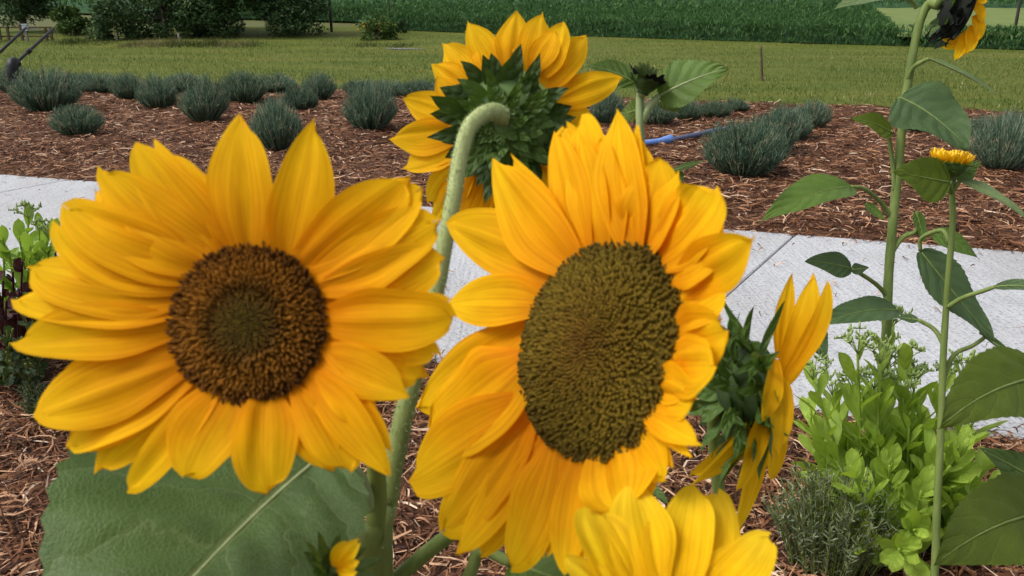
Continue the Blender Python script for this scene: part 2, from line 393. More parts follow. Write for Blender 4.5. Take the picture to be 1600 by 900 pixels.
def bracts(hd, root, par, mat, rings, wid=0.022, depth=0.45):
    """rings: (count, start radius factor, length m, lift towards back, curl)"""
    for (n, q, L, lift, curl) in rings:
        o = random.uniform(0, 1)
        for i in range(n):
            a = (i + o + random.uniform(-.2, .2)) * 2 * math.pi / n
            z = -hd.R * depth * (1 - q) * 1.05 - 0.003
            B = hd.rim(a, hd.R * q * 0.8, z); out = (hd.rim(a, 1, 0) - hd.C).normalized()
            l = L * random.uniform(.75, 1.15); lf = lift * random.uniform(.4, 1.4)
            Mi = B + out * l * 0.55 - hd.n * (l * lf * 0.7); T = B + out * l - hd.n * (l * lf) + hd.n * (l * curl * random.uniform(-.3, 1)) + (hd.u * random.uniform(-1, 1) + hd.v * random.uniform(-1, 1)) * l * 0.15
            vs, fs, uv = blade_mesh(B, Mi, T, wid * random.uniform(.8, 1.15), -hd.n, petal_prof(1.15, 0.75, 0.28), 8, 14, 0.22, 0, 0.02, 0.05, random.uniform(-.6, .6), 0, random.random())
            mesh_obj('bract', vs, fs, mat, par, root, uv)

def leaf(par, root, B, T, wid, mat, hint=None, sag=0.0, fold=0.1, bend=V((0, 0, 0)), stalk=None, stalk_r=0.003, smat=None, wave=0.04, cup=0.0, seed=0, roll=0.0, twist=0.0, prof=leaf_prof, ser=0.07, nv=51, nu=16, asym=(1, 1), rib=0.007, ribn=6.0):
    Mi = (B + T) / 2 + bend + V((0, 0, sag))
    vs, fs, uv = blade_mesh(B, Mi, T, wid, hint if hint else TO_CAM, prof, nu, nv, cup, fold, 0.0, wave, twist, ser, seed, roll, asym, 0.0, 0.0, rib, ribn)
    o = mesh_obj('leaf', vs, fs, mat, par, root, uv)
    # raised midrib
    mb = MB(); pts = []
    for j in range(9):
        t = j / 8 * 0.93; pts.append(B * (1 - t) ** 2 + Mi * 2 * t * (1 - t) + T * t * t)
    tube(mb, pts, [stalk_r * 0.5, stalk_r * 0.1], 6, 2); mb.build('midrib', smat or M['stem'], o, root)
    if stalk:
        mb = MB(); tube(mb, stalk, [stalk_r * 1.25, stalk_r], 8, 6); mb.build('petiole', smat or M['stem'], o, root)
    return o
def pleaf(par, root, b, t, wpx, mat, bd, td, hint=(1, 0.3, 0), stalk=None, **kw):
    """leaf between photo points b and t at depths bd, td"""
    B, T = at(*b, bd), at(*t, td); d = (bd + td) / 2
    hv = TO_CAM * hint[0] + V((0, 0, 1)) * hint[1] + RT * hint[2]
    st = [at(*q) for q in stalk] + [B] if stalk else None
    if 'bendpx' in kw:
        bx, by = kw.pop('bendpx'); kw['bend'] = (RT * bx - UP * by) * pxm(d)
    return leaf(par, root, B, T, wpx * pxm(d), mat, hv, stalk=st, **kw)
def pstem(par, root, pts, rads, mat, name='stem', to_ground=True, seg=12):
    P = [at(*p) for p in pts]; rr = [r * pxm(p[2]) for r, p in zip(rads, pts)] if hasattr(rads, '__len__') else [rads * pxm(p[2]) for p in pts]
    if to_ground:
        e = P[-1]; g = V(root); 
        P += [e.lerp(g, 0.5) + (P[-1] - P[-2]).normalized() * 0.04, g - V((0, 0, 0.01))]; rr += [rr[-1] * 1.1, rr[-1] * 1.25]
    mb = MB(); tube(mb, P, rr, seg, 6, True, 0.04); return mb.build(name, mat, par, root)

exec_order = []
# ================================================================== THE SETTING
def terr(x, y):
    """height of the land: flat garden, then a long slope up beyond the lawn"""
    d = max(0.0, y - 27.0)
    return 0.036 * d + 0.00016 * d * d if d < 150 else 0.036 * 150 + 0.00016 * 22500 + 0.02 * (d - 150)
M['ground'] = plain_mat('soil', (0.075, 0.085, 0.022), (0.10, 0.105, 0.03), 1.5, 0.9, 0.3, 0.05)
vs, fs = [], []
xs = np.linspace(-500, 500, 41); ys = np.concatenate([np.linspace(-30, 27, 8), np.linspace(30, 180, 26), np.linspace(200, 900, 8)])
for y in ys:
    for x in xs: vs.append((x, y, terr(x, y) - 0.05))
nx = len(xs)
for j in range(len(ys) - 1):
    for i in range(nx - 1): fs.append((j * nx + i, j * nx + i + 1, (j + 1) * nx + i + 1, (j + 1) * nx + i))
tag(mesh_obj('ground', vs, fs, M['ground']), 'rolling ground under the garden and the crop field', None, None, 'structure')

# path lines on the ground
Fa, Fb = gnd(0, 272), gnd(1600, 393)
fd = (Fb - Fa).normalized(); fn = V((-fd.y, fd.x, 0))            # fn points away from the camera
Na = gnd(1240, 640)
PW = (Fa - Na).dot(fn)
def pathpt(s, t, z=0.0):
    p = Fa + fd * s - fn * t; return V((p.x, p.y, z))           # s along, t across from the far edge towards the camera
# lawn edge line (far side of the lavender bed)
La, Lb = gnd(0, 127), gnd(1600, 184)
def lawn_edge_y(x): return La.y + (Lb.y - La.y) * (x - La.x) / (Lb.x - La.x)
def far_edge_y(x): return Fa.y + (Fb.y - Fa.y) * (x - Fa.x) / (Fb.x - Fa.x)
def near_edge_y(x): return far_edge_y(x) - PW / abs(fn.y)

# concrete path
def concrete_mat():
    m, t, b, out = newmat('broomed_concrete')
    tc = N(t, 'ShaderNodeTexCoord').outputs['Object']
    n1 = noise(t, tc, 1.3, 4); n2 = noise(t, tc, 55, 4, 0.7)
    br = noise(t, mapping(t, tc, (90, 3, 1), (0, 0, math.atan2(fd.y, fd.x))), 1.0, 3)
    c = mixc(t, (0.41, 0.42, 0.44), (0.51, 0.515, 0.53), n1)
    c = mixc(t, c, ramp(t, n2, [(0.36, (0.42, 0.44, 0.48)), (0.48, (1, 1, 1)), (0.66, (1.12, 1.12, 1.12))]), 0.85, 'MULTIPLY')
    n3 = noise(t, tc, 0.7, 6, 0.65)
    c = mixc(t, c, ramp(t, n3, [(0.38, (0.82, 0.80, 0.77)), (0.55, (1, 1, 1))]), 0.8, 'MULTIPLY')
    c = mixc(t, c, ramp(t, br, [(0.3, (0.74, 0.75, 0.77)), (0.6, (1.03, 1.03, 1.03))]), 0.9, 'MULTIPLY')
    t.links.new(c, b.inputs['Base Color']); b.inputs['Roughness'].default_value = 0.85; b.inputs['Specular IOR Level'].default_value = 0.2
    bump(t, math_(t, 'ADD', br, n2), b, 0.35, 0.004)
    return m
M['concrete'] = concrete_mat()
jt = None
J = gnd(1243, 365); js = (J - Fa).dot(fd)
jd = gnd(1130, 465) - J; skew = jd.dot(fd) / -jd.dot(fn)      # the joints run aslant
mb = MB(); SL = 3.05
k0 = -5
for k in range(k0, 6):
    s0, s1 = js + k * SL + 0.005, js + (k + 1) * SL - 0.005
    c = [pathpt(s0, 0), pathpt(s1, 0), pathpt(s1 + skew * PW, PW), pathpt(s0 + skew * PW, PW)]
    b_ = 0.008
    inn = [pathpt(s0 + b_, b_), pathpt(s1 - b_, b_), pathpt(s1 - b_ + skew * PW, PW - b_), pathpt(s0 + b_ + skew * PW, PW - b_)]
    vs = [V((p.x, p.y, -0.1)) for p in c] + [V((p.x, p.y, -0.006)) for p in c] + [V((p.x, p.y, 0.0)) for p in inn]
    fs = [(11, 10, 9, 8)]
    for a in range(4):
        b2 = (a + 1) % 4; fs += [(a, a + 4, b2 + 4, b2), (a + 4, a + 8, b2 + 8, b2 + 4)]
    mb.add(vs, fs)
tag(mb.build('path', M['concrete'], smooth=False), 'pale broomed concrete path with dark joints', None, None, 'structure')
mb = MB()
vs = [pathpt(js - 20, 0.01, -0.03), pathpt(js + 20, 0.01, -0.03), pathpt(js + 20, PW - .01, -0.03), pathpt(js - 20, PW - .01, -0.03)]
mb.add(vs, [(3, 2, 1, 0)])
M['joint'] = plain_mat('joint_dirt', (0.02, 0.02, 0.02), (0.04, 0.035, 0.03), 30)
tag(mb.build('path_bed', M['joint']), 'dark dirt in the path joints', None, None, 'structure')

# mulch beds
M['mulch_base'] = plain_mat('mulch_base', (0.05, 0.020, 0.010), (0.20, 0.095, 0.050), 38, 0.9, 0.8, 0.03, detail=8)
def hz(x, y): return 0.022 * math.sin(x * 3.1 + y * 1.7) * math.sin(y * 2.3 - x) + 0.012 * math.sin(x * 7.7) * math.sin(y * 6.1 + 1)
def mulch_z(x, y):
    e = max(0.0, y - far_edge_y(x)); e2 = max(0.0, near_edge_y(x) - y)
    k = e if y > far_edge_y(x) else e2
    return -0.012 + 0.05 * min(1, k / 0.35) + hz(x, y) * min(1, k / 0.3)
def bed(name, x0, x1, nx_, f0, f1, ny_, label):
    vs, fs = [], []
    for j in range(ny_ + 1):
        for i in range(nx_ + 1):
            x = x0 + (x1 - x0) * i / nx_; y = f0(x) + (f1(x) - f0(x)) * j / ny_
            vs.append((x, y, mulch_z(x, y)))
    for j in range(ny_):
        for i in range(nx_): a = j * (nx_ + 1) + i; fs.append((a, a + 1, a + nx_ + 2, a + nx_ + 1))
    tag(mesh_obj(name, vs, fs, M['mulch_base']), label, None, None, 'structure')
bed('lavender_bed', -16, 14, 260, lambda x: far_edge_y(x) + 0.005, lambda x: lawn_edge_y(x) + 0.3, 90, 'bark mulched lavender bed beyond the path')
bed('flower_bed', -5, 4, 160, lambda x: -1.2, lambda x: near_edge_y(x) - 0.005, 80, 'bark mulched flower bed on the near side of the path')

def strips(n, xy, zf, length, width, seg, lift, curl, rng, vert=False, lean=0.3):
    """n thin curved strips as one vertex/face array; xy (n,2)"""
    L = rng.uniform(length[0], length[1], n); W = rng.uniform(width[0], width[1], n)
    az = rng.uniform(0, 2 * np.pi, n); t = np.linspace(0, 1, seg + 1)
    dx, dy = np.cos(az), np.sin(az)
    z0 = zf
    if vert:
        ln = rng.uniform(0, lean, n)
        hx = (t[None] ** 1.6) * (L * ln)[:, None]; hz_ = t[None] * L[:, None] * np.sqrt(np.maximum(0.1, 1 - ln ** 2))[:, None]
        px = xy[:, :1] + hx * dx[:, None]; py = xy[:, 1:] + hx * dy[:, None]; pz = z0[:, None] + hz_
        ang2 = rng.uniform(0, 2 * np.pi, n); sx_, sy_ = np.cos(ang2), np.sin(ang2); szv = np.zeros(n)
        wt = (1 - t[None] * 0.9) * W[:, None] / 2
    else:
        c = rng.uniform(-curl, curl, n); tilt = rng.normal(0, lift, n)
        s = (t[None] - 0.5) * L[:, None]; off = c[:, None] * ((t[None] - 0.5) ** 2 - 0.08) * L[:, None] * 2
        px = xy[:, :1] + s * dx[:, None] - off * dy[:, None]; py = xy[:, 1:] + s * dy[:, None] + off * dx[:, None]
        pz = z0[:, None] + np.abs(s * np.tan(tilt)[:, None]) * np.sign(tilt)[:, None] * (t[None] - 0.2) + rng.uniform(0.0, 0.016, n)[:, None] + 0.012 * np.sin(t[None] * 3.14) 
        sx_, sy_ = -dy, dx; szv = rng.uniform(-0.9, 0.9, n)
        wt = W[:, None] / 2 * (0.35 + 0.65 * np.sin(np.pi * (0.12 + 0.76 * t[None])))
    sv = np.stack([sx_, sy_, szv], 1)
    P = np.stack([px, py, pz], 2)
    A = P - sv[:, None] * wt[..., None]; Bv = P + sv[:, None] * wt[..., None]
    vs = np.stack([A, Bv], 2).reshape(n, (seg + 1) * 2, 3)
    base = np.arange(n)[:, None, None] * (seg + 1) * 2; k = np.arange(seg)[None, :, None] * 2
    fs = base + k + np.array([0, 1, 3, 2])[None, None]
    r = rng.random(n); uv = np.stack([np.broadcast_to(r[:, None, None], (n, seg + 1, 2)), np.broadcast_to(t[None, :, None], (n, seg + 1, 2))], 3).reshape(-1, 2)
    return vs.reshape(-1, 3), fs.reshape(-1, 4), uv
def in_view(x, y, z=0.0, m=0.06):
    p = V((x, y, z)) - CAM; d = p.dot(FWD)
    if d < 0.1: return False
    return abs(p.dot(RT) / d) < 800 / FPX + m and abs(p.dot(UP) / d) < 450 / FPX + m
M['mulch'] = strand_mat('bark_shreds', [(0, (0.022, 0.008, 0.005)), (0.34, (0.08, 0.029, 0.013)), (0.63, (0.20, 0.086, 0.038)), (0.82, (0.35, 0.175, 0.090)), (0.94, (0.50, 0.31, 0.19)), (1, (0.66, 0.50, 0.37))], 0.0, 0.8)
def scatter(n, x0, x1, y0, y1, test):
    out = []
    while len(out) < n:
        x = RNG.uniform(x0, x1, n); y = RNG.uniform(y0, y1, n)
        for a, b2 in zip(x, y):
            if test(a, b2): out.append((a, b2))
            if len(out) >= n: break
    return np.array(out)
xy = scatter(60000, -12.5, 10, 4.0, 16.5, lambda x, y: far_edge_y(x) - 0.05 * random.random() ** 2 < y < lawn_edge_y(x) + 0.3 and in_view(x, y) and random.random() < min(1, 6.5 / y) ** 1.1)
zz = np.array([mulch_z(a, b2) for a, b2 in xy])
v1, f1, u1 = strips(len(xy), xy, zz, (0.05, 0.19), (0.004, 0.012), 3, 0.30, 0.55, RNG)
tag(mesh_obj('bark_mulch', v1, f1, M['mulch'], uv=u1, smooth=False), 'shredded reddish brown bark mulch around the lavender rows', 'mulch', None, 'stuff')
xy = scatter(30000, -3, 3, 0.9, 4.6, lambda x, y: y < near_edge_y(x) + 0.04 * random.random() ** 2 and in_view(x, y, 0, 0.12))
zz = np.array([mulch_z(a, b2) for a, b2 in xy])
v1, f1, u1 = strips(len(xy), xy, zz, (0.03, 0.16), (0.002, 0.008), 3, 0.34, 0.5, RNG)
tag(mesh_obj('bark_mulch', v1, f1, M['mulch'], uv=u1, smooth=False), 'shredded dark bark mulch in the near flower bed', 'mulch', None, 'stuff')

def on_path(x, y):
    s = far_edge_y(x) - y; w_ = PW / abs(fn.y)
    return 0 < s < w_ and in_view(x, y) and random.random() < (0.02 + math.exp(-min(s, w_ - s) / 0.05))
xy = scatter(900, -6, 5, 2.2, 8.5, on_path)
v1, f1, u1 = strips(len(xy), xy, np.full(len(xy), 0.003), (0.02, 0.09), (0.003, 0.008), 3, 0.06, 0.6, RNG)
tag(mesh_obj('loose_bark', v1, f1, M['mulch'], uv=u1, smooth=False), 'loose bark shreds strayed onto the path edges', 'mulch', None, 'stuff')

# lawn
def lawn_mat():
    m, t, b, out = newmat('mown_lawn')
    tc = N(t, 'ShaderNodeTexCoord').outputs['Object']
    n1 = noise(t, mapping(t, tc, (0.25, 1.0, 1)), 0.8, 5); n2 = noise(t, tc, 9, 6, 0.7)
    c = ramp(t, n1, [(0.3, (0.075, 0.11, 0.02)), (0.55, (0.115, 0.135, 0.026)), (0.75, (0.165, 0.15, 0.038))])
    c = mixc(t, c, ramp(t, n2, [(0.3, (0.6, 0.65, 0.6)), (0.7, (1.25, 1.2, 1.2))]), 0.9, 'MULTIPLY')
    t.links.new(c, b.inputs['Base Color']); b.inputs['Roughness'].default_value = 0.9; b.inputs['Specular IOR Level'].default_value = 0.1
    bump(t, n2, b, 0.6, 0.05); return m
M['lawn'] = lawn_mat()
vs, fs = [], []
for j in range(31):
    for i in range(61):
        x = -60 + 2 * i; y0 = lawn_edge_y(max(-14, min(14, x))); y = y0 + (38 - y0) * j / 30
        vs.append((x, y, 0.02 + terr(x, y) + 0.02 * math.sin(x * 1.3 + y) * math.sin(y * 0.7)))
for j in range(30):
    for i in range(60): a = j * 61 + i; fs.append((a, a + 1, a + 62, a + 61))
tag(mesh_obj('lawn', vs, fs, M['lawn']), 'mown olive green lawn behind the lavender', None, None, 'structure')
M['blade'] = strand_mat('grass_blades', [(0, (0.06, 0.10, 0.018)), (0.45, (0.108, 0.15, 0.028)), (0.75, (0.15, 0.18, 0.038)), (0.95, (0.26, 0.22, 0.075)), (1.0, (0.5, 0.48, 0.3))], 0.3)
xy = scatter(70000, -22, 22, 8.5, 33, lambda x, y: y > lawn_edge_y(x) and abs(x) < 0.68 * y and random.random() < (10.5 / y) ** 1.2)
zz = np.array([terr(a, b2) + 0.015 for a, b2 in xy])
v1, f1, u1 = strips(len(xy), xy, zz, (0.03, 0.085), (0.008, 0.02), 2, 0, 0, RNG, True, 0.8)
pt = 0.5 + 0.25 * np.sin(xy[:, 0] * .55 + 2 * np.sin(xy[:, 1] * .5)) + 0.25 * np.sin(xy[:, 1] * 1.9 + np.sin(xy[:, 0] * .8))
u1[:, 0] = np.where(u1[:, 0] > .97, u1[:, 0], np.clip(0.6 * u1[:, 0] + 0.4 * np.repeat(pt, 6), 0, .96))
tag(mesh_obj('grass', v1, f1, M['blade'], uv=u1), 'short mown grass blades with dry tips on the lawn', 'grass', None, 'stuff')

# crop field on the slope
M['crop'] = strand_mat('crop_leaf', [(0, (0.028, 0.07, 0.020)), (0.5, (0.054, 0.135, 0.036)), (0.85, (0.080, 0.18, 0.047)), (1, (0.12, 0.23, 0.065))], 0.3)
M['field'] = plain_mat('crop_canopy', (0.012, 0.045, 0.014), (0.030, 0.085, 0.026), 0.6, 0.9, 0.8, 0.3, detail=9, stretch=(0.3, 1, 1))
Ca, Cb = gnd(560, 66), gnd(1600, 82)
Ca, Cb = gnd(640, 62), gnd(1600, 80)
def crop_front(x):
    y = Ca.y + (Cb.y - Ca.y) * (x - Ca.x) / (Cb.x - Ca.x)
    return y + max(0.0, min(1.0, (-4.6 - x) / 2.0)) * 4.2
def meadow_far(x): return min(47.0, 28.6 + (x - 12.4) * 3.0)
def is_meadow(x, y):                    # pale grass strip inside the field on the right
    return x > 12.4 and 28.6 < y < meadow_far(x)
vs, fs = [], []
fx = np.linspace(-170, 170, 120); fy = np.concatenate([[0.0, 0.25], np.linspace(0.6, 40, 50), np.linspace(42, 260, 60)])
for q in fy:
    for x in fx:
        y = crop_front(max(-25, min(25, x))) + q
        ed = min(1, q / 1.0); m_ = 0.06 if is_meadow(x, y) else 1.0
        vs.append((x, y, terr(x, y) + 0.05 + 0.42 * ed * m_))
nf = len(fx)
for j in range(len(fy) - 1):
    for i in range(nf - 1): a = j * nf + i; fs.append((a, a + 1, a + nf + 1, a + nf))
tag(mesh_obj('field', vs, fs, M['field']), 'green crop field climbing the slope', None, None, 'structure')
def crop_pts(n, y0, y1, hw):
    out = []
    while len(out) < n:
        y = y0 + (y1 - y0) * random.random() ** 1.4; x = random.uniform(-hw * y, hw * y)
        row = 0.76
        yy = round(y / row) * row + random.gauss(0, 0.10) if y < 60 else y
        if yy > crop_front(x) and not is_meadow(x, yy): out.append((x, yy))
    return np.array(out)
def leaf_cards(n, P, size, rng, updir=0.5, wr=0.3, upright=False):
    """n rhombic folded leaves at points P with random orientation"""
    nrm = rng.normal(0, 1, (n, 3)); nrm[:, 2] = np.abs(nrm[:, 2]) + updir; nrm /= np.linalg.norm(nrm, axis=1)[:, None]
    if upright: nrm[:, 2] *= 0.25; nrm /= np.linalg.norm(nrm, axis=1)[:, None]
    a = rng.normal(0, 0.5, (n, 3)) + [0, 0, 1] if upright else np.cross(nrm, rng.normal(0, 1, (n, 3))); a /= np.linalg.norm(a, axis=1)[:, None]; b2 = np.cross(nrm, a)
    L = rng.uniform(size[0], size[1], n)[:, None]
    p0 = P - a * L * 0.5; p1 = P + b2 * L * wr + nrm * L * 0.06; p2 = P + a * L * 0.55 - nrm * L * 0.12; p3 = P - b2 * L * wr + nrm * L * 0.06
    vs = np.stack([p0, p1, p2, p3], 1).reshape(-1, 3); fs = np.arange(n * 4).reshape(n, 4)
    r = rng.random(n); uv = np.stack([np.repeat(r, 4), np.tile([0, .5, 1, .5], n)], 1)
    return vs, fs, uv
parts = []
pts = crop_pts(60000, 25, 44, 0.68); z = np.array([terr(*p) for p in pts]) + 0.08 + 0.60 * RNG.random(len(pts)) ** 0.6
parts.append(leaf_cards(len(pts), np.column_stack([pts, z]), (0.10, 0.22), RNG, 0.5, 0.13, True))
pts = crop_pts(46000, 40, 100, 0.7); z = np.array([terr(*p) for p in pts]) + 0.42 + 0.28 * RNG.random(len(pts))
parts.append(leaf_cards(len(pts), np.column_stack([pts, z]), (0.18, 0.36), RNG, 0.8, 0.15, True))
pts = []
for _ in range(16000):
    x = random.uniform(-18, 20); pts.append((x, max(crop_front(x), -99) + random.uniform(-0.15, 0.35)))
pts = np.array(pts); z = np.array([terr(*p) for p in pts]) + 0.03 + 0.66 * RNG.random(len(pts))
parts.append(leaf_cards(len(pts), np.column_stack([pts, z]), (0.10, 0.24), RNG, 0.2, 0.11, True))
def join(parts):
    vs, fs, us, n = [], [], [], 0
    for v, f, u in parts: vs.append(v); fs.append(f + n); us.append(u); n += len(v)
    return np.concatenate(vs), np.concatenate(fs), np.concatenate(us)
v1, f1, u1 = join(parts)
tag(mesh_obj('crop_plants', v1, f1, M['crop'], uv=u1, smooth=False), 'dense dark green crop plants in rows on the slope', 'crops', None, 'stuff')
# meadow strip
M['meadow'] = plain_mat('meadow_grass', (0.10, 0.15, 0.03), (0.16, 0.20, 0.055), 0.8, 0.9, 0.5, 0.1, detail=8)
vs, fs = [], []
for j in range(14):
    for i in range(24):
        x = 12.4 + 34 * (i / 23) ** 1.6; y = 28.6 + (meadow_far(x) - 28.6) * j / 13
        vs.append((x, y, terr(x, y) + 0.33 + 0.02 * math.sin(x * 2 + y)))
for j in range(13):
    for i in range(23): a = j * 24 + i; fs.append((a, a + 1, a + 25, a + 24))
tag(mesh_obj('meadow', vs, fs, M['meadow']), 'pale grass strip within the crop field', None, None, 'structure')
# gravel track
M['gravel'] = plain_mat('gravel', (0.14, 0.14, 0.15), (0.22, 0.22, 0.23), 12, 0.9, 0.5, 0.02)
a_, b_ = gnd(610, 79), gnd(745, 73)
mb = MB(); dv = (b_ - a_).normalized(); nv_ = V((-dv.y, dv.x, 0))
vs = []
for k in range(9):
    p = a_.lerp(b_, k / 8); wd = 0.35 + 0.25 * math.sin(k); vs += [V((p.x, p.y, 0.055)) - nv_ * wd, V((p.x, p.y, 0.055)) + nv_ * wd]
mb.add(vs, [(2 * k, 2 * k + 2, 2 * k + 3, 2 * k + 1) for k in range(8)])
tag(mb.build('track', M['gravel']), 'short grey gravel track at the field edge', None, None, 'structure')
#==PART2==
# ================================================================== BACKGROUND THINGS
M['bark'] = plain_mat('tree_bark', (0.05, 0.04, 0.03), (0.10, 0.085, 0.065), 12, 0.9, 0.6, 0.03)
M['tree_dark'] = strand_mat('tree_leaf_dark', [(0, (0.018, 0.042, 0.015)), (0.5, (0.046, 0.092, 0.032)), (0.85, (0.085, 0.148, 0.047)), (1, (0.14, 0.21, 0.07))], 0.15)
M['tree_mid'] = strand_mat('tree_leaf_mid', [(0, (0.03, 0.065, 0.014)), (0.5, (0.062, 0.12, 0.024)), (1, (0.12, 0.19, 0.04))], 0.2)
M['weed'] = strand_mat('weed_stalks', [(0, (0.035, 0.06, 0.012)), (0.4, (0.08, 0.10, 0.022)), (0.7, (0.14, 0.13, 0.045)), (0.9, (0.20, 0.16, 0.09)), (1, (0.28, 0.24, 0.15))], 0.2)
M['post'] = plain_mat('weathered_post', (0.07, 0.045, 0.03), (0.13, 0.09, 0.06), 14, 0.9, 0.5, 0.01)
M['post_grey'] = plain_mat('grey_post', (0.16, 0.15, 0.13), (0.26, 0.24, 0.22), 14, 0.9, 0.5, 0.01)
M['dark_pole'] = plain_mat('dark_pole', (0.035, 0.028, 0.025), (0.06, 0.05, 0.045), 9, 0.8, 0.3, 0.01)
M['black'] = plain_mat('black_metal', (0.008, 0.008, 0.010), (0.018, 0.018, 0.02), 20, 0.5, 0.1, 0.002)
M['meter'] = plain_mat('pale_box', (0.45, 0.50, 0.58), (0.55, 0.60, 0.66), 10, 0.6, 0.1, 0.002)

def tree(name, px, py, wid, hgt, label, mat, n, base=0.3, seed=0, card=(0.08, 0.19), clumps=44, group=None, trunk_r=0.12, dy=0.0):
    rn = random.Random(seed); rg = np.random.default_rng(seed + 5)
    g = gnd(px, py); g.z = terr(g.x, g.y + dy); g.y += dy
    t = thing(name, g, label, 'tree' if hgt > 2.5 else 'shrub', group)
    mb = MB(); tip = g + V((rn.uniform(-.1, .1), rn.uniform(-.1, .1), hgt * 0.92))
    tube(mb, [g - V((0, 0, .1)), g.lerp(tip, .5) + V((rn.uniform(-.08, .08), 0, 0)), tip], [trunk_r, trunk_r * .6, trunk_r * .15], 8, 6)
    cl = []
    for k in range(clumps):
        f = (k + rn.random()) / clumps; z = hgt * (base / hgt + (1 - base / hgt) * f)
        prof = math.sin(math.pi * min(1, 0.22 + 0.78 * f) ** 1.0) ** 0.6
        a = rn.uniform(0, 6.28); rr = wid / 2 * prof * rn.uniform(0.35, 0.95)
        c = g + V((rr * math.cos(a), rr * math.sin(a), z)); rad = wid * rn.uniform(0.13, 0.24); cl.append((c, rad))
        st = g + V((0, 0, max(0.1, z - 0.35 * rr)))
        tube(mb, [st, st.lerp(c, .6) + V((0, 0, .05)), c], [trunk_r * .35, trunk_r * .2, trunk_r * .08], 5, 3)
    mb.build('trunk', M['bark'], t, g)
    P, U = [], []
    per = n // clumps
    for c, rad in cl:
        q = rg.normal(0, 1, (per, 3)); q /= np.linalg.norm(q, axis=1)[:, None]
        q *= (rad * rg.uniform(0.45, 1.12, per) ** 0.7)[:, None]; q[:, 2] *= 0.72
        P.append(np.array(c) + q)
    P = np.concatenate(P)
    v, f, u = leaf_cards(len(P), P, card, rg, 0.3, 0.24)
    u[:, 0] = np.clip(u[:, 0] * 0.75 + 0.25 * np.repeat(np.repeat(rg.random(len(cl)), per), 4), 0, 1)
    mesh_obj('crown', v, f, mat, t, g, u, smooth=False)
    return t
GT = 'trees along the far edge of the lawn'
tree('tree', 8, 66, 2.7, 5.5, 'brownish green tree cut off by the left border above the fence gate', M['tree_dark'], 15600, 0.55, 1, dy=1.5, group=GT)
tree('tree', 262, 67, 3.0, 5.6, 'first dark tree of the clump, just right of the low dark bush', M['tree_dark'], 19200, 0.15, 2, group=GT)
tree('tree', 348, 66, 3.4, 6.2, 'broadest tree of the clump with lighter green leaves in its middle', M['tree_dark'], 22800, 0.1, 3, group=GT, dy=-.3)
tree('tree', 448, 66, 3.3, 6.0, 'dark layered tree of the clump beside the tall brown pole', M['tree_dark'], 21600, 0.15, 4, group=GT)
tree('tree', 305, 64, 3.2, 6.0, 'very dark tree half hidden between two trees of the clump', M['tree_dark'], 18000, 0.15, 5, group=GT, dy=1.2)
GS = 'shrubs by the fence'
tree('shrub', 112, 66, 1.3, 1.0, 'rounded mid green shrub right of the gate', M['tree_mid'], 2600, 0.1, 6, (0.08, 0.18), 14, GS, 0.04)
tree('shrub', 186, 70, 1.9, 1.25, 'low dark bush with a pale post in front, left of the tree clump', M['tree_dark'], 3600, 0.1, 7, (0.08, 0.18), 20, GS, 0.04)
tree('shrub', 590, 70, 1.6, 0.65, 'yellow flowering weedy shrub right of the tall brown pole', M['tree_mid'], 2200, 0.05, 8, (0.06, 0.15), 12, GS, 0.03)
tree('shrub', 628, 64, 0.4, 0.45, 'small black green bush at the crop edge left of the gravel track', M['tree_dark'], 500, 0.05, 9, (0.06, 0.12), 7, GS, 0.03)

# rough weeds along the fence line
n = 9000
xx = RNG.uniform(-20.5, -2.6, n); yy = gnd(300, 75).y + RNG.normal(0, 0.5, n) - 0.2
edge = np.array([gnd(x, 76).y for x in (0,)])[0]
zz = np.array([terr(a, b2) for a, b2 in zip(xx, yy)])
hmul = (0.5 + 0.5 * np.sin(xx * 2.1) * np.sin(xx * 0.83 + 1))
yy = np.where(xx < -12.8, yy + 0.9, yy)
v1, f1, u1 = strips(n, np.column_stack([xx, yy]), zz, (0.10, 0.42), (0.012, 0.04), 3, 0, 0, RNG, True, 0.6)
# clumps of one colour side by side
u1[:, 0] = np.clip(0.45 * u1[:, 0] + 0.55 * np.repeat(0.5 + 0.5 * np.sin(xx * 1.9 + 1.3 * np.sin(xx * .7)), 8), 0, 1)
hm = np.clip(0.35 + 0.45 * np.sin(xx * 1.15 + 1.7 * np.sin(xx * .43)) + 0.35 * np.sin(xx * 3.3 + 2) * np.sin(xx * 1.7) + RNG.normal(0, .18, n), 0.08, 1.15)
hm *= np.clip((-2.6 - xx) / 2.5, 0.12, 1)
vv = v1.reshape(n, -1, 3); vv[:, :, 2] = zz[:, None] + (vv[:, :, 2] - zz[:, None]) * hm[:, None]; v1 = vv.reshape(-1, 3)
tag(mesh_obj('weeds', v1, f1, M['weed'], uv=u1), 'rough dry weeds and grasses under the trees', 'weeds', None, 'stuff')
mb = MB(); g = gnd(590, 69)
for k in range(60):
    p = g + V((random.gauss(0, .3), random.gauss(0, .2), 0.48 + random.random() * 0.28)); r = 0.028
    for q in range(3):
        a = random.random() * 3; box(mb, p + V((random.gauss(0, .03), 0, random.gauss(0, .03))), (r, r, r), a)
sh = [o for o in bpy.data.objects if o.get('label', '').startswith('yellow flowering')][0]
mb.build('blossom', M['floret'], sh, sh.location)

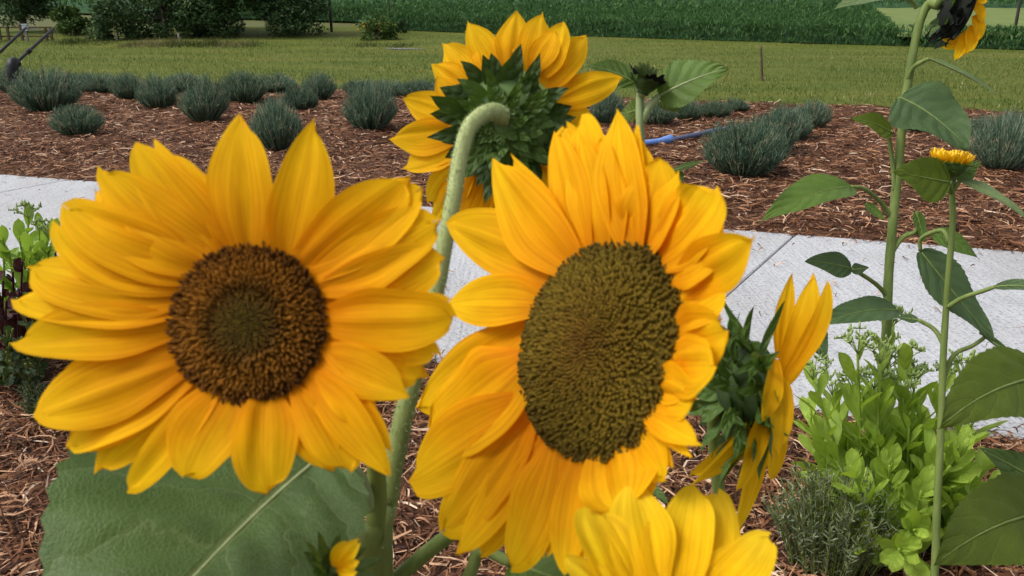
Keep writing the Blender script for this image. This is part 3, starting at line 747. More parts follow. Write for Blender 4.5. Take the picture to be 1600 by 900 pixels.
# fence with gate posts, left
g0 = gnd(0, 76)
def upright(mb, px, pybase, h, r, sq=True):
    g = gnd(px, pybase)
    if sq: box(mb, g + V((0, 0, h / 2 - .05)), (r * 2, r * 2, h + .1))
    else: tube(mb, [g - V((0, 0, .1)), g + V((0, 0, h))], [r, r * .9], 8, 3)
    return g
fg = gnd(40, 72)
fe = thing('fence', fg, 'brown wooden post and rail fence on the left behind the black braces', 'fence')
for px in (3, 16, 37, 75, 83):
    mb = MB(); upright(mb, px, 71, 0.62 if px != 37 else 0.7, 0.035); mb.build('post', M['post'], fe, fg, False)
for zh in (0.60, 0.30):
    mb = MB(); a, b2 = gnd(-40, 71), gnd(84, 71); box(mb, (a + b2) / 2 + V((0, 0.045, zh)), ((b2 - a).length, 0.02, 0.05)); mb.build('rail', M['post'], fe, fg, False)
g = gnd(54, 71); g = g + V((0, -0.4, 0))
t = thing('meter_box', g, 'pale blue grey box on a grey post in front of the fence', 'box')
mb = MB(); box(mb, g + V((0, 0, .24)), (.07, .07, .52)); mb.build('post', M['post_grey'], t, g, False)
mb = MB(); box(mb, g + V((0, 0, .60)), (.16, .12, .20)); box(mb, g + V((0, 0, .712)), (.20, .16, .025)); mb.build('box', M['meter'], t, g, False)
mb = MB(); box(mb, g + V((0.22, 0, .56)), (.56, .05, .05)); mb.build('crossbar', M['post_grey'], t, g, False)
for i, (px, py, h, lab) in enumerate(((184, 71, .42, 'short grey fence post in front of the low dark bush'), (281, 72, .44, 'short grey fence post at the foot of the dark tree clump'), (425, 62, .30, 'short pale fence post under the trees, nearest the tall brown pole'))):
    g = gnd(px, py); mb = MB(); upright(mb, px, py, h, .04, False)
    tag(mb.build('fence_post', M['post_grey'], None, (0, 0, 0)), lab, 'post', 'weathered posts at the lawn edge')
# black diagonal braces
def brace(top, bot, dpt, lab, boot=True):
    A, B2 = at(*top, dpt * 1.10), at(*bot, dpt); g = V((B2.x, B2.y, 0))
    t = thing('diagonal_brace', g, lab, 'brace', 'black diagonal braces on the left')
    mb = MB(); tube(mb, [A, B2], [.022, .024], 8, 4); mb.build('pole', M['black'], t, g)
    c = A.lerp(B2, .62); d_ = (B2 - A).normalized()
    mb = MB(); tube(mb, [c - d_ * .05, c + d_ * .05], [.036, .036], 8, 2); mb.build('collar', M['black'], t, g)
    mb = MB(); tube(mb, [B2 - d_ * .20, B2 - d_ * .14, B2, V((B2.x - .03, B2.y, -0.02))], [.03, .075, .085, .07], 10, 4); mb.build('boot', M['black'], t, g)
brace((84, 44), (19, 104), 12.6, 'black diagonal brace pole with thick boot standing above the lavender')
brace((40, 44), (-40, 118), 12.4, 'black diagonal brace pole cut off by the left border')
# utility poles
def pole(name, px, py, r, h, lab, mat, dy=0.0, lean=0.0):
    g = gnd(px, py); g.y += dy; g.x *= (g.y) / (g.y - dy); g.z = terr(g.x, g.y) 
    mb = MB(); tube(mb, [g - V((0, 0, .2)), g + V((lean * h, 0, h))], [r, r * .85], 10, 6)
    o = mb.build(name, mat); return tag(o, lab, 'pole')
o = pole('utility_pole', 519, 62, .055, 6.5, 'tall brown pole at the right end of the tree clump', M['dark_pole'], -.5)
pole('slender_pole', 610, 60, .022, 5.0, 'thin faint grey pole right of the yellow flowering shrub', M['dark_pole'])
pole('utility_pole', 1580, 78, .05, 7.0, 'tall dark pole standing in the crops near the right border', M['dark_pole'], 1.0)
g = gnd(1192, 128); mb = MB()
tube(mb, [g - V((0, 0, .1)), g + V((-.05, 0, .28)), g + V((-.10, 0, .68))], [.026, .024, .022], 8, 5)
tag(mb.build('stake', M['post']), 'leaning brown wooden stake alone on the right of the lawn', 'stake')
# blue hose and fitting on the mulch
a = [gnd(1010, 233), gnd(1040, 232), gnd(1050, 229)]; b_ = [gnd(1048, 230), gnd(1085, 222), gnd(1118, 214), gnd(1165, 207)]
M['hose_blue'] = plain_mat('hose_blue', (0.10, 0.22, 0.60), (0.20, 0.34, 0.72), 30, 0.45, 0.1, 0.002)
M['hose_dark'] = plain_mat('hose_dark', (0.06, 0.08, 0.16), (0.12, 0.13, 0.22), 25, 0.5, 0.1, 0.002)
hz0 = V((0, 0, .075)); g = gnd(1050, 232)
t = thing('irrigation_hose', g, 'blue and dark hose end lying on the mulch before the lavender', 'hose')
mb = MB(); tube(mb, [gnd(960, 240) + hz0, gnd(1000, 236) + hz0, gnd(1030, 232) + hz0, gnd(1047, 229) + hz0], [.032, .032, .034, .055], 12, 5); mb.build('blue_sleeve', M['hose_blue'], t, g)
mb = MB(); tube(mb, [p + hz0 for p in b_], [.03, .03, .028, .026], 12, 5); mb.build('hose', M['hose_dark'], t, g)
mb = MB(); tube(mb, [gnd(1086, 221) + hz0, gnd(1092, 220) + hz0], [.036, .036], 12, 2); mb.build('clamp', M['post_grey'], t, g)

# ------------------------------------------------------------------ lavender rows
M['lav'] = strand_mat('lavender', [(0, (0.034, 0.072, 0.042)), (0.35, (0.092, 0.160, 0.102)), (0.75, (0.16, 0.24, 0.162)), (0.95, (0.27, 0.34, 0.24)), (1, (0.34, 0.29, 0.18))], 0.3, 0.7, True)
def lav_mesh(seed, n=1100, leafy=7):
    rn = np.random.default_rng(seed); lob = rn.uniform(.82, 1.15, 7); sp = rn.uniform(.85, 1.15); n = int(n * rn.uniform(.8, 1.2))
    vs_, fs_, us_, c = [], [], [], 0
    th = rn.uniform(0, 2 * np.pi, n); rr = np.sqrt(rn.uniform(0, 1, n)); L = rn.uniform(0.74, 1.06, n) * (1 - 0.38 * rr ** 2)
    L *= np.interp(th, np.linspace(0, 2 * np.pi, 8), np.append(lob, lob[0]))
    lean = rr * 1.2 * sp + rn.normal(0, .10, n); tt = np.linspace(0, 1, 5)
    bx, by = rr * np.cos(th) * 0.34, rr * np.sin(th) * 0.34
    for i in range(n):
        s = np.sin(lean[i] * (0.8 + 0.2 * tt)) * L[i] * tt; z = np.cos(lean[i] * (1 - 0.25 * tt)) * L[i] * tt
        P = np.stack([bx[i] + s * np.cos(th[i]), by[i] + s * np.sin(th[i]), z], 1)
        a = rn.uniform(0, 6.28); sd_ = np.array([np.cos(a), np.sin(a), 0]); wd = rn.uniform(0.008, 0.017) * np.array([1, 1, 1.1, .9, .25])
        v = np.stack([P - sd_ * wd[:, None], P + sd_ * wd[:, None]], 1).reshape(-1, 3)
        f = np.array([[0, 1, 3, 2], [2, 3, 5, 4], [4, 5, 7, 6], [6, 7, 9, 8]]) + c
        r = rn.random(); u = np.stack([np.full(10, r), np.repeat(tt, 2)], 1)
        vs_.append(v); fs_.append(f); us_.append(u); c += 10
        for k in range(leafy):
            q = 0.35 + 0.62 * rn.random(); p = np.array([np.interp(q, tt, P[:, j]) for j in range(3)])
            d_ = rn.normal(0, 1, 3); d_[2] = abs(d_[2]) + .9; d_ /= np.linalg.norm(d_); s2 = np.cross(d_, rn.normal(0, 1, 3)); s2 /= np.linalg.norm(s2)
            l = rn.uniform(.07, .15); ww = .011
            vs_.append(np.array([p - s2 * ww * .5, p + s2 * ww * .5, p + d_ * l * .6 + s2 * ww, p + d_ * l])); fs_.append(np.array([[0, 1, 2, 3]]) + c)
            us_.append(np.array([[min(1, r + .1)] * 2] * 4) * [1, 0] + [0, .5]); c += 4
    return np.concatenate(vs_), np.concatenate(fs_), np.concatenate(us_)
lavs = []
for sdd in range(6):
    v, f, u = lav_mesh(40 + sdd); o = mesh_obj('lavender_bush', v, f, M['lav'], uv=u, smooth=False, link=False); lavs.append(o)
GL = 'lavender bushes in the mulched rows'
lav = [  # px centre, py base, width px, height px, label
 (60, 181, 118, 62, 'largest lavender bush at the far left, below the black brace boot'),
 (113, 222, 86, 46, 'small low lavender bush alone on the mulch, nearest the path on the left'),
 (312, 196, 92, 66, 'rounded lavender bush left of the tall upright petal of the left sunflower'),
 (430, 243, 104, 82, 'lavender bush partly hidden between the two tall upright petals of the left sunflower'),
 (576, 211, 94, 72, 'upright lavender bush alone just left of the back facing sunflower'),
 (240, 172, 74, 47, 'lavender bush touching the left side of the rounded bush before the trees'),
 (196, 162, 50, 34, 'small lavender bush second from the bare mulch gap at the left'),
 (375, 166, 82, 46, 'lavender bush in the rear row below the broadest tree'),
 (468, 180, 66, 38, 'grey green lavender bush just behind the right upright petal of the left sunflower'),
 (495, 163, 52, 38, 'rear row lavender bush at the left edge of the narrow mulch gap'),
 (150, 149, 56, 26, 'low rear lavender bush behind the bare mulch gap on the left'),
 (112, 148, 50, 26, 'low rear lavender bush touching the right side of the largest bush'),
 (16, 150, 56, 34, 'lavender bush behind the largest one, cut off by the left border'),
 (280, 150, 60, 24, 'farthest row lavender bush below the first dark tree of the clump'),
 (425, 150, 62, 24, 'farthest row lavender bush below the dark layered tree'),
 (560, 154, 48, 22, 'low far lavender bush at the right edge of the narrow mulch gap'),
 (603, 155, 56, 22, 'low far lavender bush in the rear row below the yellow flowering shrub'),
 (655, 158, 56, 24, 'low far lavender bush just left of the back facing sunflower petals'),
 (700, 162, 50, 24, 'low far lavender bush hidden behind the back facing sunflower petals'),
 (1170, 286, 144, 84, 'biggest lavender bush on the right, nearest the path by the blue hose'),
 (1208, 252, 104, 70, 'lavender bush directly behind the biggest right one'),
 (1240, 226, 90, 52, 'third lavender bush back in the right row'),
 (1272, 206, 66, 42, 'farthest lavender bush of the right row, at the lawn edge'),
 (1028, 203, 74, 38, 'dark lavender bush beneath the unopened sunflower bud'),
 (1078, 195, 56, 30, 'lavender bush right of the bud stem, behind the blue hose'),
 (1120, 188, 58, 24, 'low lavender bush left of the lone wooden stake'),
 (1155, 182, 46, 20, 'smallest far lavender bush under the lone wooden stake'),
 (950, 199, 72, 50, 'dark lavender bush between the back facing sunflower and the bud stem'),
 (1578, 276, 104, 82, 'pale lavender bush nearest the right border'),
 (1600, 226, 80, 46, 'lavender bush behind the pale one, cut off by the right border'),
 (1545, 222, 60, 34, 'lavender bush behind the large drooping leaf on the tall sunflower'),
 (1432, 214, 58, 34, 'low lavender bush behind the tall sunflower stem'),
]
for i, (px, py, wp, hp, lab) in enumerate(lav):
    g = gnd(px, py); d = (g - CAM).dot(FWD)
    o = lavs[(i * 5) % 6].copy(); COL.objects.link(o)
    if py < 165 and px < 800: wp *= 1.3; hp *= 1.12
    wm, hm = wp * pxm(d), hp * pxm(d) / math.cos(PITCH) * 1.06
    o.location = (g.x, g.y + wm * 0.28, mulch_z(g.x, g.y) - 0.01); o.scale = (wm / 2.0, wm / 2.0, hm * .96); o.rotation_euler = (0, 0, i * 1.7)
    tag(o, lab, 'lavender', GL)
#==PART3==
#==PART3==
# ================================================================== SUNFLOWERS
GF = 'sunflowers in the near flower bed'
def plant(base_px, d, label, cat='sunflower'):
    """root on the ground below a photo point at depth d"""
    p = at(*base_px, d); g = V((p.x, p.y, mulch_z(p.x, p.y) - 0.005))
    return thing('sunflower', g, label, cat, GF), g

# ---- 1: the big open flower on the left
t, g = plant((560, 1000), 0.82, 'wide open golden sunflower on the left facing the viewer with a round brown centre')
hd = Head(388, 506, 0.50, TO_CAM + V((-0.06, 0, 0.10)), 125)
fh = receptacle(hd, g, t, M['recept'], 0.5, 0.010)
bracts(hd, g, fh, M['bract'], [(18, 0.95, 0.045, 0.12, 0.1)], 0.022)
P1 = [ # bx,by,tx,ty,width,layer,k,bend
 (365,400,212,222,80,-2,.6,-.10),(350,395,157,262,78,-2,.55,-.12),(372,395,272,240,62,-3,.75,-.04),(375,395,318,268,50,-4,.8,0),
 (388,402,374,178,92,1,.85,0),(452,408,492,188,82,1,.9,.03),
 (330,408,152,300,92,-1,.5,-.10),(308,418,100,322,90,0,.5,-.10),(292,432,84,345,90,1,.5,-.12),
 (278,452,42,418,96,0,.5,-.07),(270,478,20,468,74,1,.5,.0),(268,512,22,535,82,2,.6,.06),(262,540,88,592,60,-2,.7,0),
 (282,566,52,650,104,2,.6,.02),(296,585,104,700,80,1,.5,.06),(318,602,150,738,66,0,.5,.06),(335,606,198,770,54,2,.5,.02),
 (362,615,285,750,96,1,.45,.05),(418,618,418,772,84,2,.38,0),
 (470,600,548,738,78,0,.5,-.05),(486,590,608,742,64,2,.95,-.02),(450,612,520,735,66,-1,.5,0),
 (502,560,638,620,76,1,.9,-.06),(505,568,590,668,60,0,.7,0),(512,530,668,590,80,0,.55,.04),
 (512,500,712,495,88,2,.42,0),(505,470,700,402,92,0,.5,.03),(495,440,690,340,96,1,.5,.02),(482,424,664,290,84,0,.45,.02),(470,412,640,278,92,1,.6,.06),
 (515,515,690,555,66,-1,.5,0),(430,405,436,300,40,-4,.8,0)]
def underlay(P, cx, cy, keep, rn):
    out = []
    for (bx, by, tx, ty, wp, L, k, bd) in P:
        if not keep(tx, ty) or rn.random() > .62: continue
        dx, dy = tx - bx, ty - by; l = math.hypot(dx, dy); ox, oy = -dy / l, dx / l; s = rn.choice((-1, 1))
        e = rn.uniform(16, 30) * s; q = rn.uniform(.86, 1.0)
        out.append((bx + ox * 10 * s, by + oy * 10 * s, bx + dx * q + ox * e, by + dy * q + oy * e, wp * rn.uniform(.5, .7), L - 1.6, min(1.0, k + .2), bd + rn.uniform(-.08, .08)))
    return P + out
P1 = underlay(P1, 388, 506, lambda x, y: not (330 < x < 660 and y < 300) and not (380 < x < 450 and y > 700), random.Random(21))
for i, (bx, by, tx, ty, wp, L, k, bd) in enumerate(P1):
    dx, dy = bx - 388, by - 508; f = 0.94
    pix_petal(hd, 388 + dx * f, 508 + dy * f, tx, ty, wp * 1.1, g, fh, M['petal'], (0.001 * L - 0.002, 0.014 + 0.0022 * L, 0.004 + 0.0026 * L + random.uniform(-.004, .006)), k, bd, 0.07, random.uniform(-.12, .12), 100 + i, 0.42, .02)
disc(hd, g, fh, M['disc_brown'], 2100, 0.20, 0.42, .95, .8)
pstem(t, g, [(395, 520, .555), (430, 560, .60), (520, 625, .66), (575, 690, .70), (590, 760, .72), (585, 840, .725), (578, 905, .73)], [20, 14, 12, 13, 15, 16, 17], M['stem_dark'])
# big grey green leaf below it
pleaf(t, g, (500, 715), (90, 1150), 610, M['leaf_grey'], .68, .46, (0.75, 0.65, -0.1), asym=(1.12, .60), rib=.012, ribn=7.0, stalk=[(583, 800, .722), (560, 740, .70), (510, 712, .68)], stalk_r=.004, fold=.14, sag=.02, wave=.06, seed=4, smat=M['stem_pale'])

# ---- 2: the big flower in the middle, turned to the left
t, g = plant((640, 1000), 0.95, 'large golden sunflower in the middle with an oval olive brown centre turned aside')
mj = (RT * 105 + UP * 350).normalized(); mn = (RT * -350 + UP * 105).normalized()
hd = Head(935, 546, 0.56, TO_CAM * math.cos(R(49)) + mn * math.sin(R(49)), 179)
fh = receptacle(hd, g, t, M['recept'], 0.45, 0.010)
bracts(hd, g, fh, M['bract'], [(20, 0.95, 0.028, 0.10, 0.1)], 0.018)
P2 = [ # bx,by,tx,ty,width,layer,k,bend
 (905,320,880,196,62,-3,.6,.0),(930,310,908,178,60,-3,.6,.04),
 (868,425,697,350,98,1,.75,.10),(842,470,698,476,78,2,.75,.06),(822,512,648,640,92,0,.8,-.03),(815,560,672,668,120,2,.5,-.10),
 (812,640,640,752,104,1,.42,-.06),(815,665,690,832,84,0,.6,-.02),(835,690,712,868,62,-1,.6,0),(852,702,752,868,52,-2,.7,0),(860,705,795,895,66,1,.6,-.04),(874,712,826,880,44,0,.8,.04),
 (888,715,852,872,44,-1,.8,0),(905,716,882,905,54,1,.6,.03),(925,712,935,830,54,-1,.7,0),(962,690,975,800,110,0,.5,.02),(985,668,1040,750,70,-1,.6,0),
 (1005,645,1098,695,44,1,.95,.02),(1028,610,1085,625,84,0,.5,0),(1045,575,1118,572,92,1,.5,0),(1055,530,1140,515,92,0,.5,0),
 (1058,480,1136,440,90,-1,.5,0),(1060,440,1184,364,72,2,1.0,.10),(1052,410,1130,345,90,0,.45,.02),
 (1035,392,1118,292,92,1,.45,.06),(1012,380,1030,248,80,-1,.8,.02),(1015,378,1060,268,60,0,.8,.03),
 (992,380,964,170,72,2,1.05,-.06),(965,382,940,208,66,0,.7,-.02),(945,386,908,215,60,1,.7,-.02),(915,395,868,208,62,0,.6,0),
 (898,410,772,250,92,2,.95,-.10),(960,375,1000,215,70,-1,.8,0),(980,700,1000,790,70,-2,.6,0)]
P2 = underlay(P2, 935, 546, lambda x, y: not (x < 720 and y < 700) and not (x > 1080 and y < 380), random.Random(22))
for i, (bx, by, tx, ty, wp, L, k, bd) in enumerate(P2):
    dx, dy = bx - 935, by - 546; f = 0.93
    right = max(0.0, (tx - 1000) / 150)
    lift = 0.018 * right
    pix_petal(hd, 935 + dx * f, 546 + dy * f, tx, ty, wp * 1.08, g, fh, M['petal'], (0.001 * L - 0.003, 0.010 + 0.003 * L + lift * .5, 0.002 + 0.003 * L + lift + random.uniform(-.004, .006)), k, bd, 0.08, random.uniform(-.15, .15), 200 + i, 0.42, .025)
disc(hd, g, fh, M['disc_olive'], 2900, 0.20, 2.0, .9, 0.5, True)
pstem(t, g, [(975, 556, .62), (960, 600, .66), (900, 690, .70), (800, 775, .73), (700, 838, .75), (630, 895, .77), (575, 945, .79), (550, 1010, .82)], [22, 16, 13, 12, 12, 12, 13, 13], M['stem'])
pleaf(t, g, (800, 880), (960, 935), 120, M['leaf'], .74, .66, (.6, .8, 0), stalk=[(700, 960, .79), (735, 895, .76), (752, 860, .75)], stalk_r=.005, seed=9)

# ---- 3: the flower seen from behind
t, g = plant((585, 1000), 0.78, 'sunflower seen from behind with green bracts and its pale stem hooked over')
hd = Head(790, 195, 0.88, -TO_CAM + V((0.12, 0, 0.22)), 78)
fh = receptacle(hd, g, t, M['recept'], 0.55, 0.014, 0.97)
P3 = [(748,128,689,66,62,1,.85),(775,112,732,34,52,0,.9),(795,108,808,14,56,1,.95),(826,112,847,20,56,0,.8),(845,118,880,34,56,1,.75),(850,135,916,54,58,0,.7),
 (868,160,974,120,54,1,.8),(862,150,900,105,50,-1,.8),(738,150,675,100,50,0,.9),(722,172,682,118,44,-1,.9),(720,185,628,152,54,1,.7),(718,208,607,218,58,0,.8),(718,228,628,264,52,1,.75),
 (730,255,668,318,54,0,.6),(742,270,700,345,48,1,.6),(760,275,728,372,48,0,.6),(778,280,765,385,50,1,.6),(800,280,800,380,50,0,.6),(818,275,828,360,48,1,.6),(735,265,676,345,46,-1,.7),(752,275,718,372,44,-1,.7),(770,282,745,392,44,-1,.7),
 (835,262,868,318,50,0,.6),(850,240,905,280,56,1,.6),(858,215,920,230,56,0,.6),(862,190,930,185,56,-1,.6),(790,110,775,60,40,-1,.9),(835,110,868,48,46,-1,.8)]
for i, (bx, by, tx, ty, wp, L, k) in enumerate(P3):
    pix_petal(hd, bx, by, tx, ty, wp * .98, g, fh, M['petal_back'], (-0.003, 0.004 + 0.003 * L, 0.016 + 0.003 * L + random.uniform(-.008, .008)), k + .12, random.uniform(-.05, .05), -0.12, random.uniform(-.2, .2), 300 + i, 0.45, .03)
bracts(hd, g, fh, M['bract_dark'], [(16, 1.0, 0.034, 0.25, 0.1), (13, 0.86, 0.038, 0.55, 0.2)], 0.0195, 0.5)
bracts(hd, g, fh, M['bract'], [(11, 0.66, 0.036, 0.6, 0.6), (9, 0.48, 0.028, 0.6, 0.3), (8, 0.34, 0.022, 0.7, 0.2)], 0.015, 0.58)
bracts(hd, g, fh, M['bract'], [(11, 0.50, 0.024, 0.5, 0.6), (9, 0.33, 0.020, 0.4, 0.6), (8, 0.2, 0.016, 0.3, .4)], 0.011, 0.66)
disc(hd, g, fh, M['disc_brown'], 250, 0.2, 0.5, 1.0)
pstem(t, g, [(802, 200, .890), (786, 182, .852), (764, 174, .822), (735, 195, .80), (720, 240, .795), (710, 300, .79), (697, 370, .785), (680, 460, .78), (650, 575, .775), (622, 690, .77), (603, 790, .765), (596, 905, .76)], [22, 15, 12.5, 12, 12, 12, 12.5, 13, 14, 16, 18, 19], M['stem_hook'])

def hairs(stem, par_root, n, l, mat):
    me = stem.data; mb = MB(); rg = random.Random(5); polys = me.polygons
    for _ in range(n):
        p = polys[rg.randrange(len(polys))]; c_ = V(p.center); nn = V(p.normal)
        vs = [V(me.vertices[i].co) for i in p.vertices]; c_ = vs[0].lerp(vs[1], rg.random()).lerp(vs[3 if len(vs) > 3 else 2].lerp(vs[2], rg.random()), rg.random())
        d = (nn + V((rg.gauss(0, .4), rg.gauss(0, .4), rg.gauss(0, .4)))).normalized(); s = d.orthogonal().normalized() * .00022
        L = l * rg.uniform(.5, 1.2); mb.add([c_ - s, c_ + s, c_ + d * L], [(0, 1, 2)])
    o = mesh_obj('hairs', mb.v, mb.f, mat, stem, (0, 0, 0)); o['kind'] = 'stuff'; return o
hairs(bpy.context.scene.objects[[o.name for o in t.children if o.name.startswith('stem')][0]], g, 6000, .0032, M['stem_pale'])

# ---- 4: lemon yellow flower rising over the bottom border
t, g = plant((1045, 1250), 0.60, 'lemon yellow sunflower cut off by the bottom border with petals pointing up')
hd = Head(1048, 1010, 0.44, TO_CAM * 0.55 + UP * 0.85 + RT * 0.05, 95)
fh = receptacle(hd, g, t, M['recept'], 0.5, 0.010)
P4 = [(975,955,886,870,64,0,.6,-.03),(985,935,915,792,84,1,.5,-.03),(1000,925,945,800,70,-1,.6,0),(1022,920,985,752,100,1,.75,-.03),(1045,918,1030,800,80,-1,.6,0),(1065,918,1085,756,84,1,.6,0),
 (1090,922,1122,765,86,0,.5,.03),(1105,930,1160,850,60,-1,.6,0),(1112,938,1204,835,80,1,.45,.05),(1125,960,1225,925,80,0,.6,0),(970,975,880,950,80,0,.6,0),
 (975,1010,890,1040,80,0,.6,0),(1005,1040,960,1110,80,0,.6,0),(1050,1045,1050,1130,80,0,.6,0),(1095,1035,1150,1110,80,0,.6,0),(1125,1000,1215,1030,80,0,.6,0)]
for i, (bx, by, tx, ty, wp, L, k, bd) in enumerate(P4):
    pix_petal(hd, bx, by, tx, ty, wp, g, fh, M['petal_lemon'], (-0.001, 0.010 + .003 * L, 0.016 + .003 * L), k, bd, 0.14, random.uniform(-.15, .15), 400 + i, 0.5, .02)
disc(hd, g, fh, M['disc_olive'], 400, 0.2, 0.5, 1.0)
bracts(hd, g, fh, M['bract'], [(14, 0.95, 0.04, 0.2, 0.1)], 0.02)
pstem(t, g, [(1048, 1000, .475), (1050, 1060, .50), (1050, 1130, .53)], [16, 13, 12], M['stem'])

# ---- 5: flower seen from the side, green bracts to the left
t, g = plant((1175, 1100), 1.05, 'sunflower in profile with curling green bracts and petals turned to the right')
hd = Head(1192, 608, 0.84, RT * 0.97 - TO_CAM * 0.10 + UP * 0.12, 88)
fh = receptacle(hd, g, t, M['recept_dark'], 0.75, 0.012, .86)
def fpetal(B, Mi, T, wpx, d, mat, par, root, nr, seed, k=.7, twist=0.0, name='petal', cup=.12, wb=.42):
    vs, fs, uv = blade_mesh(at(*B), at(*Mi), at(*T), wpx * pxm(d), nr, petal_prof(k, wb), 12, 20, cup, 0, .012, .05, twist, 0, seed, 0, (1, 1), .1 if name == 'petal' else 0, .03)
    return mesh_obj(name, vs, fs, mat, par, root, uv)
Q5 = [((1218,560,.84),(1222,500,.83),(1238,424,.83),46,.9),((1222,580,.83),(1262,520,.81),(1272,424,.82),72,.75),((1225,590,.82),(1290,520,.80),(1292,440,.81),50,.6),
 ((1205,575,.80),(1225,600,.76),(1218,715,.76),58,.75),((1212,560,.79),(1212,610,.755),(1190,660,.76),46,.8),((1218,600,.86),(1245,560,.87),(1262,470,.88),60,.7),
 ((1192,640,.80),(1190,690,.79),(1150,770,.79),46,.6),((1180,650,.82),(1165,700,.82),(1082,755,.83),50,.8),((1200,650,.84),(1185,730,.83),(1148,836,.83),40,.55),((1175,660,.86),(1140,715,.87),(1075,745,.87),44,.7),
 ((1205,640,.88),(1220,680,.90),(1205,750,.91),50,.7)]
for i, (B, Mi, T, wp, k) in enumerate(Q5):
    fpetal(B, Mi, T, wp * (.62 if i < 3 else .78), B[2], M['petal_side'], fh, g, TO_CAM + RT * (-0.3 if i < 3 else .3), 500 + i, k, random.uniform(-.3, .3), cup=.2)
bracts(hd, g, fh, M['bract'], [(16, 1.0, 0.045, 0.9, 0.0), (10, .85, .045, .8, .4)], 0.017, 0.85)
bracts(hd, g, fh, M['bract'], [(13, 0.92, 0.050, 1.1, 0.8), (11, 0.7, 0.046, 1.0, 0.8), (9, 0.48, 0.042, 0.9, 0.7), (7, 0.28, 0.036, 0.9, 0.5)], 0.0165, 0.8)
for B, Mi, T in (((1165,545,.82),(1160,510,.82),(1178,478,.81)),((1190,550,.81),(1205,505,.81),(1226,470,.80)),((1150,560,.82),(1135,520,.82),(1142,495,.82)),((1140,590,.81),(1118,575,.80),(1120,545,.80)),((1140,600,.80),(1105,600,.79),(1085,590,.78)),((1150,640,.80),(1130,660,.78),(1135,690,.77)),((1160,660,.80),(1150,690,.79),(1150,718,.78)),((1205,560,.79),(1170,570,.77),(1150,585,.76)),((1200,600,.785),(1165,620,.76),(1150,610,.75))):
    fpetal(B, Mi, T, 14, .8, M['bract'], fh, g, TO_CAM, int(T[0]), 1.0, .5, 'bract', .35, .8)
hd.R *= .66; disc(hd, g, fh, M['disc_brown'], 250, 0.05, 2, 1.0)
pstem(t, g, [(1150, 612, .85), (1128, 625, .87), (1115, 660, .89), (1120, 740, .92), (1135, 860, .96), (1140, 960, 1.0)], [16, 11, 10, 10, 10, 10], M['stem'])

# ---- 6: small opening bud low on the left of the stems
t, g = plant((520, 1010), 0.62, 'small half open yellow sunflower bud low down beside the thick stems')
hd = Head(527, 884, 0.53, RT * 0.55 + UP * 0.75 + TO_CAM * 0.35, 24)
fh = receptacle(hd, g, t, M['recept'], 0.9, 0.0035)
for i, (B, Mi, T) in enumerate((((524,886,0.520),(530,860,0.510),(560,842,0.510)),((530,890,0.520),(545,868,0.505),(562,848,0.505)),((530,892,0.520),(545,880,0.500),(562,878,0.500)),((528,895,0.515),(545,892,0.500),(560,896,0.495)),((522,884,0.530),(522,862,0.530),(540,845,0.530)))):
    fpetal(B, Mi, T, 18, .52, M['petal_lemon'], fh, g, TO_CAM, 600 + i, .7, 0, cup=.3)
bracts(hd, g, fh, M['bract'], [(9, 1.0, 0.017, -0.6, 0.0), (8, .8, .016, -.2, 0)], 0.0095, 0.9)
pstem(t, g, [(522, 890, .534), (516, 915, .55), (516, 960, .57)], [8, 7, 7], M['stem'])

# ---- 7: the tall plant on the right
t, g = plant((1380, 560), 2.45, 'tallest sunflower on the right, its drooping head cut off by the top border')
pstem(t, g, [(1468, 6, 2.36), (1450, 8, 2.39), (1436, 40, 2.40), (1422, 110, 2.41), (1412, 180, 2.42), (1402, 280, 2.43), (1394, 360, 2.44), (1388, 440, 2.45), (1384, 530, 2.46)], [9.5, 7, 6.6, 6.6, 6.6, 7, 7, 7.2, 7.2], M['stem'])
hd = Head(1502, 26, 2.36, RT * 0.93 - UP * 0.36 + TO_CAM * 0.05, 42)
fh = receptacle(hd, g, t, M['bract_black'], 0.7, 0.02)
for i, (B, Mi, T, wp, k) in enumerate((((1512,50,2.34),(1508,62,2.33),(1492,94,2.33),22,.7),((1518,40,2.33),(1522,55,2.32),(1512,84,2.32),22,.6),((1522,24,2.33),(1534,40,2.32),(1524,66,2.32),22,.6),((1522,8,2.33),(1534,15,2.32),(1532,36,2.32),20,.6),((1505,56,2.35),(1494,66,2.35),(1472,62,2.35),10,.7),((1505,58,2.36),(1495,75,2.36),(1470,74,2.36),11,.7),((1524,0,2.34),(1534,-2,2.33),(1543,2,2.33),18,.6),((1522,-14,2.34),(1534,-20,2.33),(1540,-10,2.33),20,.6),((1515,-30,2.35),(1525,-50,2.35),(1535,-48,2.35),20,.6),((1512,52,2.38),(1512,70,2.40),(1500,88,2.41),20,.6))):
    fpetal(B, Mi, T, wp, 2.34, M['petal_side'], fh, g, TO_CAM, 700 + i, k, random.uniform(-.4, .4), cup=.2)
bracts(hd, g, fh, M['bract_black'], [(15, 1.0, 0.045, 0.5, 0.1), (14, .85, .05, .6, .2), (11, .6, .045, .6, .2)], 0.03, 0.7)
bracts(hd, g, fh, M['bract'], [(7, .5, .05, .7, .2)], 0.025, 0.7)
hd.R *= .7; disc(hd, g, fh, M['disc_brown'], 200, 0.05, 2, 1.0)
